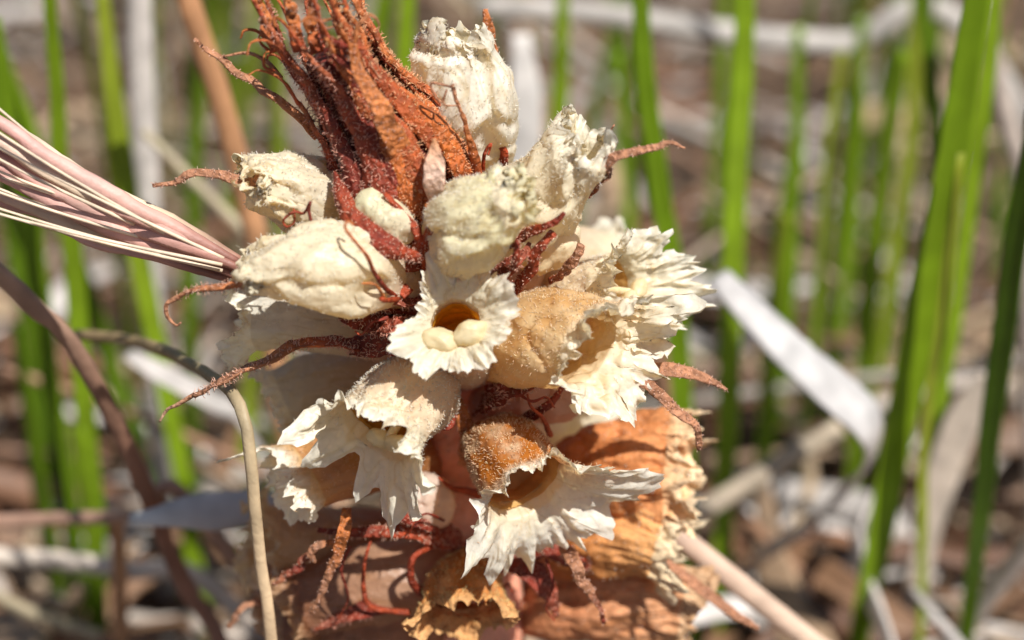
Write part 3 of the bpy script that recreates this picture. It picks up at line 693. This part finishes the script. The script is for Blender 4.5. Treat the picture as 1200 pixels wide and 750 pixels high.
# right side below the big pair
bract([(560, 475, -5), (590, 462, -12), (620, 450, -13), (640, 440, -12)], [3.0, 3.4, 2.4, 0.6], (RED, DRED, RED), hl=0.55)
bract([(600, 500, -6), (632, 482, -12), (652, 466, -12), (660, 450, -11)], [1.4, 1.5, 1.2, 0.5], (RED, DRED, DRED), cup=0)
thread([(645, 510, -10), (636, 490, -13), (622, 476, -13), (618, 462, -13)], 0.4, 0.14, (RED, RED), name='sepal')
bract([(640, 440, -6), (700, 440, -12), (752, 444, -15), (772, 460, -15), (796, 484, -15), (812, 502, -15), (818, 526, -15)], [1.2, 1.6, 1.6, 1.8, 1.3, 1.1, 0.6], (RED, DRYB, DRYB, DRYB), wob=0.4)
bract([(720, 430, -6), (770, 432, -11), (800, 436, -11), (824, 444, -11), (852, 457, -11)], [1.2, 1.6, 1.7, 1.3, 0.3], (DRYB, DRYB, DRYB), wob=0.2)
# around the stem
bract([(516, 470, -9), (512, 486, -13), (522, 500, -14), (530, 490, -13), (524, 462, -12)], [1.6, 1.2, 1.0, 1.0, 0.6], (RED, DRED, RED), cup=0)
bract([(545, 545, -7), (548, 515, -9), (540, 485, -9), (530, 462, -9)], [1.6, 2.0, 1.8, 1.0], ((0.55, 0.2, 0.08), ORB, ORB))
thread([(562, 580, -7), (545, 575, -9), (530, 572, -10), (514, 560, -11)], 0.6, 0.12, (RED, RED), name='sepal')
bract([(530, 620, -7), (500, 616, -13), (472, 606, -15), (460, 590, -14)], [1.8, 1.6, 1.4, 0.8], (RED, DRED, DRED), cup=0)
bract([(540, 632, -7), (505, 628, -12), (470, 622, -14), (410, 624, -14), (372, 622, -13)], [2.6, 2.8, 1.8, 1.2, 0.6], (RED, RED, DRED), cup=0)
bract([(406, 596, -16), (404, 622, -19), (396, 650, -19), (382, 684, -19), (364, 718, -19)], [1.1, 1.5, 1.1, 0.8, 0.4], (ORB, ORB, DRYB, DRYB), wob=0.15)
bract([(372, 640, -14), (360, 655, -15), (345, 668, -15), (320, 684, -15)], [0.8, 1.0, 0.9, 0.5], (BROWN, DRED, BROWN), wob=0.3, nh=40)
bract([(392, 638, -14), (376, 640, -16), (366, 650, -16), (364, 660, -16)], [0.8, 0.9, 1.0, 0.5], (ORB, DRYB, DRYB), wob=0.4)
thread([(514, 640, -11), (494, 646, -14), (482, 658, -15), (482, 680, -15), (494, 694, -14), (510, 695, -12)], 0.22, 0.6, (RED, DRED), name='sepal')
thread([(436, 630, -14), (428, 655, -15), (426, 690, -15), (436, 712, -15), (480, 718, -14)], 0.16, 0.4, (RED, RED), name='sepal')
bract([(660, 640, -12), (672, 660, -18), (686, 686, -18), (700, 708, -18), (708, 730, -18)], [1.2, 1.8, 1.5, 0.9, 0.4], (DRYB, DRYB, DRYB, DRED), wob=0.3)
bract([(770, 655, -8), (806, 680, -8), (840, 704, -8), (888, 738, -8)], [1.2, 1.5, 1.3, 0.6], (DRYB, DRYB, DRYB), wob=0.3)
bract([(600, 640, -6), (640, 640, -9), (660, 650, -9), (690, 665, -8)], [4.0, 4.0, 2.6, 0.8], (RED, DRED, RED))
thread([(590, 700, -9), (590, 690, -12), (596, 684, -12), (600, 694, -12)], 0.3, 0.14, (RED, RED), name='sepal')
bract([(560, 650, -6), (535, 660, -10), (520, 700, -13), (490, 720, -14)], [3.5, 3.2, 2.0, 0.6], (RED, RED, DRED))
bract([(318, 715, -6), (300, 706, -8), (285, 716, -9), (270, 735, -9)], [0.6, 0.9, 0.9, 0.5], (DRED, DRYB, DRYB), wob=0.4)
# more hairy bract bases packed between the flower tubes
for (pts, w) in (([(505, 345, -9), (488, 352, -13), (466, 352, -15), (452, 346, -15)], [3.2, 3.4, 2.2, 0.8]), ([(510, 395, -9), (486, 388, -15), (462, 384, -16), (436, 386, -14)], [3.6, 4.0, 3.0, 0.8]),
                 ([(565, 330, -10), (585, 318, -14), (606, 305, -15), (622, 284, -14)], [2.6, 3.2, 2.2, 0.5]), 
                 ([(590, 655, -8), (620, 668, -12), (640, 690, -13), (652, 722, -13)], [3.0, 3.6, 2.4, 0.6]),
                 ([(480, 700, -8), (440, 712, -13), (405, 722, -14), (370, 738, -14)], [2.6, 3.0, 2.0, 0.5])):
    bract(pts, w, (RED, DRED, (0.30, 0.07, 0.03)), hl=0.5, hint=V(0, 0.6, 0.8), hc=(0.72, 0.36, 0.26))
for q in ([(520, 610, -12), (500, 602, -15), (486, 612, -16), (478, 630, -16)],
          [(600, 455, -13), (622, 470, -15), (640, 466, -15), (650, 478, -15)], [(455, 372, -17), (436, 378, -18), (424, 392, -18), (416, 388, -18)], [(640, 655, -14), (648, 684, -16), (640, 712, -16), (650, 728, -16)], [(410, 640, -15), (400, 668, -16), (408, 700, -16), (396, 726, -16)]):
    thread(q, 0.2, 0.08, (DRED, DRED, RED))
# scale leaves on the lower stem, below the frame
for i in range(7):
    th = i * 2.4; z = 62 - i * 8.0
    c0 = np.array([stem_pts[1][0] + 1 - i * 0.1, 1.5, z]); d = np.array([math.cos(th), math.sin(th), 0])
    bract(np.array([c0 + d * 5, c0 + d * 7.5 + [0, 0, 5], c0 + d * 8 + [0, 0, 12], c0 + d * 9 + [0, 0, 17]]), [4, 5, 3, 0.5], (BROWN, RED, DRYB), hint=d, px=False, nh=30, name='scale_leaf')

# ------------------------------------------------------------------ other plants close by
PINKST = (0.62, 0.36, 0.30); STRAW = (0.70, 0.54, 0.34); MAUVE = (0.33, 0.19, 0.13); GREYW = (0.62, 0.56, 0.50)
# pinkish awned grass ear
e_base = at(298, 322, -10)
culm = np.vstack([PX([(298, 322, -10), (360, 350, 6), (450, 400, 15), (540, 500, 18), (575, 640, 18)]), [[4, 20, 0]]])
ear = thing('grass_ear', 'pinkish awned dry grass ear lying against the closed cream flowers', 'grass ear', culm[-1])
a, f, c, G = tube(culm, [0.5, 0.7, 0.8, 0.8], 50, 10, (PINKST, STRAW)); part('culm', a, f, M_DRY, ear, c)
r3 = np.random.default_rng(8)
for i in range(11):
    s = i / 10
    x0, y0 = 292 - 26 * r3.random(), 314 + 22 * (s - 0.4)
    xe, ye = -60 - 20 * r3.random(), 95 + 110 * s + r3.uniform(-12, 12)
    yd = -10 + r3.uniform(-2, 2); ye_d = -12 + 10 * r3.random()
    mid = ((x0 + xe) / 2, (y0 + ye) / 2 + 6 + 4 * r3.random(), (yd + ye_d) / 2)
    q = 0.25
    pts = [(x0, y0, yd), (x0 * 0.75 + xe * 0.25, y0 * 0.75 + ye * 0.25 + 3, yd), mid, (xe, ye, ye_d)]
    a, f, c, G = strap(PX(pts), [0.8, 1.5 + 0.7 * r3.random(), 1.7 + 0.6 * r3.random(), 1.4, 0.9], 0.7, -0.15, V(0, 0.3, 1), 40, 10, r3.uniform(-0.8, 0.8),
                       [(0.30, 0.13, 0.10), (0.60, 0.33, 0.27), (0.70, 0.43, 0.36), (0.66, 0.38, 0.33), (0.62, 0.36, 0.31)] if i % 3 else [(0.33, 0.16, 0.12), (0.74, 0.60, 0.42), (0.76, 0.60, 0.46), (0.64, 0.36, 0.3)], 0.3, 900 + i, 0.1, 0.1)
    part('glume', a, f, M_DRY, ear, c)
for i in range(16):
    s = r3.random()
    x0, y0 = 270 - 120 * r3.random(), 0; y0 = 318 - (292 - x0) * 0.52 + 20 * r3.random()
    xe = -80; ye = y0 - (x0 - xe) * (0.20 + 0.36 * s) - 10
    if i < 4: ye = 60 + 22 * i
    yd = -10 + r3.uniform(-3, 3)
    a, f, c, G = tube(PX([(x0, y0, yd), ((x0 + xe) / 2, (y0 + ye) / 2 + 4, yd - 1), (xe, ye, yd - 3 + 6 * r3.random())]), [0.22, 0.16, 0.13], 24, 6, (0.78, 0.64, 0.48), seed=i)
    part('awn', a, f, M_DRY, ear, c)

def to_ground(P, z=-1.0):
    """continue a stalk in its last direction, bending down, until it meets the soil"""
    d = unit(P[-1] - P[-2]); d[2] = min(d[2], -1.6); d = unit(d)
    return np.vstack([P, P[-1] + d * (P[-1][2] - z) / -d[2]])

def along(P, vals, m=48):
    """values given per control point -> evenly spaced along the curve"""
    vals = np.asarray(vals, float)
    if len(vals) == len(P) - 1: vals = np.concatenate([vals, vals[-1:]])
    if len(vals) != len(P): return vals
    s_ = np.concatenate([[0], np.cumsum(np.linalg.norm(np.diff(P, axis=0), axis=1))]); t = np.linspace(0, s_[-1], m)
    return np.interp(t, s_, vals) if vals.ndim == 1 else np.stack([np.interp(t, s_, vals[:, j]) for j in range(3)], 1)

def stalk(name, label, cat, px, rad, cols, group=None, ground=True, flat=None, mat=None, hint=None, twist=0.0, n=60, edge=0.0, cup=0.0, rough=0.08, wob=0.0, thick=0.4):
    P = PX(px)
    if ground: P = to_ground(P)
    _bs[0] += 1
    if flat is not None: flat = along(P, flat)
    else: rad = along(P, rad)
    if np.ndim(cols) == 2: cols = along(P, cols)
    if flat is None: a, f, c, G = tube(P, rad, n, 12, cols, rough, _bs[0])
    else: a, f, c, G = strap(P, flat, thick, cup, hint if hint is not None else V(0, 0.2, 1), n, 12, twist, cols, wob, _bs[0], edge, rough)
    o = mk(name, a, f, mat or M_DRY, None, c)
    return tag(o, label, cat, group)

stalk('dry_stalk', 'mauve brown jointed dry stalk arching down beside the grass ear', 'stalk',
      [(-40, 292, 2), (0, 322, 4), (42, 362, 6), (80, 398, 8), (128, 480, 12), (165, 560, 16), (200, 650, 20), (225, 700, 22), (262, 760, 24)], [1.3, 1.1, 1.3, 1.2, 1.3, 1.4, 1.4, 1.3], [(0.45, 0.3, 0.22), MAUVE, (0.30, 0.14, 0.09), (0.30, 0.16, 0.12), (0.26, 0.13, 0.09), (0.6, 0.5, 0.4)], rough=0.25)
stalk('straw_stalk', 'thin bent straw, olive above the bend and pale golden below, crossing rusty lower flower', 'stalk',
      [(90, 392, 26), (150, 398, 18), (195, 412, 8), (235, 434, -4), (268, 456, -14), (284, 482, -18), (290, 508, -19), (296, 560, -20), (300, 610, -20), (308, 680, -20), (318, 750, -20)], [0.7, 0.8, 0.7, 0.7, 0.7, 0.8, 0.95, 1.05, 1.05], [(0.34, 0.24, 0.12), (0.36, 0.26, 0.13), (0.30, 0.24, 0.13), (0.42, 0.33, 0.2), (0.78, 0.58, 0.36), (0.78, 0.56, 0.34), (0.78, 0.58, 0.36), (0.74, 0.54, 0.32), (0.6, 0.4, 0.22), (0.5, 0.3, 0.2)], rough=0.12)
stalk('dead_leaf', 'small grey white dead leaf held sideways behind the rusty flowers', 'leaf',
      [(152, 608, 12), (180, 605, 11), (215, 600, 12), (255, 598, 14), (330, 596, 18), (420, 640, 22)], None, [(0.80, 0.77, 0.72), (0.78, 0.75, 0.71), (0.62, 0.59, 0.56), (0.6, 0.57, 0.54), (0.5, 0.45, 0.4), (0.5, 0.45, 0.4)], flat=[1.6, 2.3, 4.6, 6.0, 4.5, 2.0], hint=V(0.15, 0.4, 0.9), cup=-0.1)  # white end and grey rest paint in sunlight and the plant's shadow
stalk('dry_culm', 'thick pinkish straw coloured culm slanting down from the withered flowers', 'stalk',
      [(660, 540, 10), (740, 590, 10), (800, 632, 9), (865, 684, 8), (950, 752, 8), (1060, 845, 8)], [1.2, 1.4, 1.5, 1.5, 1.5, 1.5], [(0.6, 0.42, 0.32), (0.66, 0.48, 0.36), (0.70, 0.52, 0.38), (0.76, 0.66, 0.44)])
stalk('dead_leaf', 'broad silvery white dead grass leaf folded sharply over at its bend', 'leaf',
      [(842, 322, 50), (880, 362, 46), (930, 412, 42), (980, 456, 40), (1018, 490, 40), (1026, 522, 42), (1004, 562, 48), (950, 612, 60), (880, 668, 74)], None,
      [(0.42, 0.40, 0.39), (0.46, 0.44, 0.43), (0.48, 0.465, 0.455), (0.50, 0.48, 0.47), (0.56, 0.54, 0.53), (0.6, 0.54, 0.5), (0.62, 0.53, 0.47), (0.6, 0.51, 0.45), (0.58, 0.49, 0.42)], flat=[4.0, 5.6, 6.4, 7.2, 7.4, 5.2, 3.6, 3.0, 2.6], hint=V(0.25, 0.4, 0.9), cup=-0.08, rough=0.25, n=90, thick=0.5)

# ------------------------------------------------------------------ green grass blades
G1 = (0.19, 0.31, 0.010); G2 = (0.27, 0.40, 0.016); G3 = (0.09, 0.17, 0.012); G4 = (0.30, 0.34, 0.03)
def blade(label, px, width, cols, group=None, twist=0.3):
    top = PX(px)
    P = to_ground(top) if top[-1][2] > 0 else top
    _bs[0] += 1
    width = along(P, width)
    a, f, c, G = strap(P, np.array(width) * 1.0, 0.5, 0.14, V(0.25 * (_bs[0] % 5 - 2), 0.1, 1), 46, 10, twist, cols, 0.4, _bs[0], 0, 0, 0.05)
    o = mk('grass_shoot', a, f, M_BLADE, None, c)
    return tag(o, label, 'grass', group)
blade('bright green grass blade rising just behind the upper right cream flower', [(748, -40, 70), (757, 80, 68), (772, 220, 66), (790, 350, 64), (800, 520, 62), (806, 740, 60)], [2.2, 2.9, 3.2, 3.4, 3.2, 3.2], (G1, G1, G1))
blade('straight green grass blade between the spike and the folded dead leaf', [(874, -40, 80), (868, 120, 78), (860, 300, 74), (852, 480, 72), (846, 760, 70)], [2.9, 3.4, 3.6, 3.6, 3.4], (G2, G2, G1))
blade('widest green grass blade, leaning away beyond the folded dead leaf', [(1150, -60, 40), (1118, 150, 44), (1088, 300, 46), (1060, 440, 48), (1032, 600, 50), (1000, 780, 52)], [3.6, 4.8, 5.4, 5.6, 5.0, 3.6], (G1, G2, G1), twist=0.1)
blade('narrow green grass blade leaning on the widest blade', [(1125, 180, 40), (1105, 330, 42), (1086, 500, 44), (1080, 640, 46), (1076, 760, 46)], [1.5, 2.6, 2.6, 2.4, 2.0], (G4, G4, G2))
blade('dark green grass blade beside the pale leaf beyond the widest blade', [(1225, 40, 30), (1200, 240, 34), (1172, 430, 38), (1148, 600, 42), (1130, 760, 46)], [2.4, 3.2, 3.4, 2.8, 2.4], (G3, G3, G1))
spots = [[(56, -40, 60), (68, 120, 60), (84, 300, 60), (104, 520, 60), (118, 740, 60)], [(-8, 20, 70), (24, 180, 70), (48, 330, 70), (66, 480, 70)], [(118, -20, 80), (140, 160, 78), (172, 340, 76), (210, 540, 74)],
         [(480, -60, 90), (474, 60, 90), (470, 200, 90), (470, 400, 90)], [(20, 380, 80), (40, 520, 80), (60, 640, 80), (80, 760, 80)], [(190, 420, 95), (200, 540, 95), (205, 700, 95)], [(660, -20, 110), (655, 140, 110), (650, 330, 110)],
         [(935, 30, 130), (930, 200, 130), (920, 400, 130)], [(985, 60, 120), (965, 220, 120), (950, 420, 120)], [(1060, 60, 110), (1030, 250, 110), (1010, 450, 110)], [(240, 30, 120), (230, 200, 120), (225, 400, 120)],
         [(330, -30, 140), (325, 160, 140), (330, 400, 140)], [(1170, -40, 70), (1150, 120, 70), (1130, 280, 72), (1100, 480, 74)], [(725, 60, 150), (735, 260, 150), (740, 500, 150)], [(920, 250, 100), (900, 450, 100), (890, 700, 100)], [(90, 500, 60), (108, 620, 60), (116, 740, 60)], [(1010, 20, 150), (1000, 200, 150), (980, 420, 150)], [(300, 380, 110), (290, 500, 110), (280, 720, 110)]]
for i, s in enumerate(spots):
    cn = ['bright green', 'deep green', 'yellowish green'][i % 3]; ln = 'outward' if abs(s[0][0] - s[-1][0]) > 30 else 'straight up'
    blade('tall %s grass blade growing %s behind the flower spike' % (cn, ln), s, [2.0, 3.2, 3.4, 3.0], [(G2, G2, G1), (G1, G1, G3), (G4, G2, G2)][i % 3], 'tall %s blades growing %s' % (cn, ln), twist=0.5 - 0.3 * (i % 4))
rb = np.random.default_rng(21)
for i in range(84):
    y = 110 + 520 * rb.random() ** 1.2; x = rb.uniform(-1, 1) * (60 + y * 0.42) + (18 if i % 2 else 0)
    h = rb.uniform(120, 260); lx, ly = rb.normal(0, 0.10), rb.normal(0, 0.08)
    t = np.linspace(1, 0, 5); bend = rb.normal(0, 30)
    P = np.stack([x + lx * h * t + bend * t ** 3, y + ly * h * t + 0 * t, h * t - 1 + 0 * t], 1)
    _bs[0] += 1
    a, f, c, G = strap(P, [0.8, 2.4, 3.2, 3.4, 3.0], 0.45, 0.14, (rb.normal(), -1, 0.2), 26, 8, rb.uniform(-1, 1), [(G2, G1, G3), (G1, G3, G3), (G4, G4, G2)][i % 3], 0.5, _bs[0], 0, 0, 0.05)
    tag(mk('grass_shoot', a, f, M_BLADE, None, c), '%s %s grass blade %s in the litter far behind the spike' % ('short' if h < 165 else 'tall' if h > 215 else 'mid-height', ['bright green', 'deep green', 'yellowish green'][i % 3], 'arching over' if abs(bend) > 28 else 'standing straight'), 'grass', '%s %s far blades, %s' % ('short' if h < 165 else 'tall' if h > 215 else 'mid-height', ['bright green', 'deep green', 'yellowish green'][i % 3], 'arched' if abs(bend) > 28 else 'straight'))

# ------------------------------------------------------------------ dry stems and dead leaves in the background
stalk('dry_stalk', 'long grey dry stem lying level across the top of the litter', 'stalk', [(560, 8, 160), (700, 16, 160), (860, 40, 160), (990, 52, 160), (1140, 44, 160)], [2.2, 2.4, 2.4, 2.0], [(0.46, 0.42, 0.38), (0.5, 0.46, 0.42), (0.36, 0.31, 0.27)])
stalk('dry_stalk', 'grey brown dry stem slanting up behind the withered flowers', 'stalk', [(985, 500, 66), (900, 552, 64), (810, 606, 62), (740, 650, 60)], [1.6, 1.7, 1.7, 1.7], [(0.46, 0.38, 0.28), (0.52, 0.43, 0.33), (0.46, 0.36, 0.26)])
stalk('dead_leaf', 'pale tan dead leaf standing between the two outermost green blades', 'leaf', [(1160, 440, 70), (1130, 490, 70), (1100, 570, 70), (1084, 640, 70)], None, [(0.62, 0.52, 0.42), (0.66, 0.56, 0.47)], flat=[3, 6, 6, 4], rough=0.2)
stalk('dry_stalk', 'tall orange tan dry stem rising behind the top bud bracts', 'stalk', [(210, -30, 60), (240, 60, 60), (268, 150, 60), (290, 240, 60), (310, 340, 60)], [1.7, 1.8, 1.8, 1.8], [(0.50, 0.25, 0.12), (0.56, 0.30, 0.15), (0.5, 0.26, 0.13)])
stalk('dry_stalk', 'tall whitish dry stem rising behind the pink grass ear', 'stalk', [(162, -30, 90), (166, 100, 90), (172, 220, 90), (180, 380, 90)], [2.0, 2.2, 2.2, 2.0], [(0.66, 0.6, 0.55), (0.7, 0.65, 0.6), (0.6, 0.52, 0.45)])
stalk('dry_stalk', 'pale grey brown dry stem beside the widest green blade', 'stalk', [(1150, 0, 90), (1165, 80, 90), (1184, 160, 90), (1200, 260, 90)], [1.6, 1.8, 1.8], [(0.5, 0.42, 0.36), (0.55, 0.46, 0.4)])
stalk('dry_stalk', 'pale dry stem lying low below the small grey leaf', 'stalk', [(-30, 650, 50), (60, 656, 50), (150, 668, 50), (250, 690, 52)], [1.5, 1.6, 1.5], [(0.66, 0.57, 0.48), (0.6, 0.5, 0.42)])
stalk('dry_stalk', 'reddish brown thin dry stem reaching the small grey leaf', 'stalk', [(-30, 612, 40), (60, 608, 36), (140, 606, 30), (180, 604, 22), (240, 610, 20)], [1.0, 1.0, 1.0, 0.9], [(0.46, 0.28, 0.2), (0.46, 0.27, 0.18)])
stalk('dry_stalk', 'orange brown upright dry stem under the small grey leaf', 'stalk', [(136, 600, 40), (140, 660, 40), (142, 750, 40)], [1.1, 1.2, 1.2], [(0.46, 0.24, 0.12), (0.5, 0.26, 0.13)])
stalk('dead_leaf', 'white dead leaf slanting behind the olive bend of the straw', 'leaf', [(150, 415, 60), (195, 440, 58), (250, 470, 58), (300, 520, 60)], None, [(0.52, 0.48, 0.45), (0.54, 0.51, 0.48), (0.45, 0.38, 0.33)], flat=[3, 5, 6, 4], rough=0.2, hint=V(0.1, 0.8, 0.5))
stalk('dead_leaf', 'pale dead leaf hanging behind the gap beside the top flower', 'leaf', [(610, 40, 110), (616, 120, 108), (612, 200, 108), (606, 290, 110)], None, [(0.66, 0.62, 0.58), (0.72, 0.70, 0.68), (0.6, 0.54, 0.5)], flat=[3, 6, 6, 4], rough=0.2)
stalk('dry_stalk', 'pale grey dry stem slanting in the far corner by the dark green blade', 'stalk', [(1230, 610, 40), (1190, 660, 44), (1150, 710, 48), (1110, 770, 52)], [1.6, 1.6, 1.6], [(0.6, 0.52, 0.45), (0.62, 0.55, 0.48)])

rs = np.random.default_rng(77)
for i in range(60):
    y = 60 + 430 * rs.random() ** 1.2; x = rs.uniform(-1, 1) * (65 + y * 0.42); L_ = rs.uniform(60, 190)
    an = rs.uniform(-1.25, 1.25); dy = rs.normal(0, 0.35)
    d = unit(np.array([math.sin(an), dy, math.cos(an)])); q = np.array([math.cos(an), 0, -math.sin(an)]) * rs.normal(0, 0.08) * L_
    P = np.array([[x, y, -1.0], [x, y, -1.0] + d * L_ * 0.35 + q * 0.8, [x, y, -1.0] + d * L_ * 0.7 + q, [x, y, -1.0] + d * L_])
    ci = rs.integers(5); c_ = np.array([(0.60, 0.54, 0.47), (0.48, 0.36, 0.25), (0.36, 0.20, 0.12), (0.52, 0.44, 0.30), (0.28, 0.19, 0.12)][ci]); rd = rs.uniform(0.6, 1.3)
    a, f, c, G = tube(P, [rd, rd, rd * 0.9, rd * 0.6], 22, 7, c_, 0.1, i + 300)
    lean = 'nearly upright' if abs(an) < 0.35 else 'slanting' if abs(an) < 0.9 else 'low and almost level'
    lb = '%s %s dry stalk %s in the litter behind the spike' % ('thick' if rd > 0.95 else 'thin', ['grey white', 'tan', 'russet', 'straw yellow', 'dark brown'][ci], lean)
    tag(mk('dry_stalk', a, f, M_DRY, None, c), lb, 'stalk', lb.split(' in the')[0])

LITC = [(0.50, 0.43, 0.37), (0.40, 0.27, 0.17), (0.22, 0.12, 0.065), (0.12, 0.055, 0.028), (0.62, 0.57, 0.53), (0.27, 0.135, 0.075), (0.46, 0.34, 0.22)]
rl = np.random.default_rng(33)
def litter_geo(x, y, big, seed):
    L_ = rl.uniform(25, 75) * (1.15 if big else 1); an = rl.uniform(0, math.pi); z = rl.uniform(1, 26 if big else 14); tl = rl.normal(0, 0.16)
    d = np.array([math.cos(an), math.sin(an), tl]); q = np.array([-math.sin(an), math.cos(an), 0]); bw = rl.normal(0, 0.16) * L_
    c0 = np.array([x, y, z + abs(tl) * L_ * 0.45])
    P = np.array([c0 - d * L_ / 2, c0 - d * L_ * 0.15 + q * bw + [0, 0, 3], c0 + d * L_ * 0.2 + q * bw, c0 + d * L_ / 2])
    P[:, 2] = np.maximum(P[:, 2], 0.5)
    i = rl.integers(len(LITC)); c_ = np.array(LITC[i]) * rl.uniform(0.75, 1.15)
    w = rl.uniform(2.5, 9.0) if big else rl.uniform(1.2, 4.0)
    litter_geo.info = (i, w, tl)
    return strap(P, [w * 0.5, w, w * 0.9, w * 0.4], 0.4, rl.uniform(-0.2, 0.2), (rl.normal() * 0.5, -0.4, 1), 16 if big else 10, 8 if big else 6, rl.uniform(-2, 2), c_, 0.8, seed, 0, 0)
for i in range(250):
    y = 45 + 560 * rl.random() ** 1.5; x = rl.uniform(-1, 1) * (70 + y * 0.45)
    a, f, c, G = litter_geo(x, y, True, i)
    ci, w_, tl_ = litter_geo.info
    lb = '%s %s dead grass leaf %s in the litter behind the spike' % ('broad' if w_ > 6.5 else 'narrow' if w_ < 4.5 else 'mid-width', ['grey white', 'tan', 'brown', 'dark brown', 'silvery white', 'russet', 'pale straw'][ci], 'tilted up' if abs(tl_) > 0.17 else 'lying flat')
    tag(mk('dead_grass_leaf', a, f, M_DRY, None, c), lb, 'dead leaf', lb.split(' in the')[0] + ' pieces')
Vs, Fs, Cs, k = [], [], [], 0
for i in range(3200):
    y = -150 + 1400 * rl.random() ** 1.3; x = rl.uniform(-1, 1) * (160 + abs(y) * 0.55)
    a, f, c, G = litter_geo(x, y, False, i)
    Vs.append(a); Fs.append(f + k); Cs.append(c); k += len(a)
o = mk('litter', np.vstack(Vs), np.vstack(Fs), M_DRY, None, np.vstack(Cs)); o['kind'] = 'stuff'
tag(o, 'tangled carpet of small dead grass bits covering the soil', 'litter')
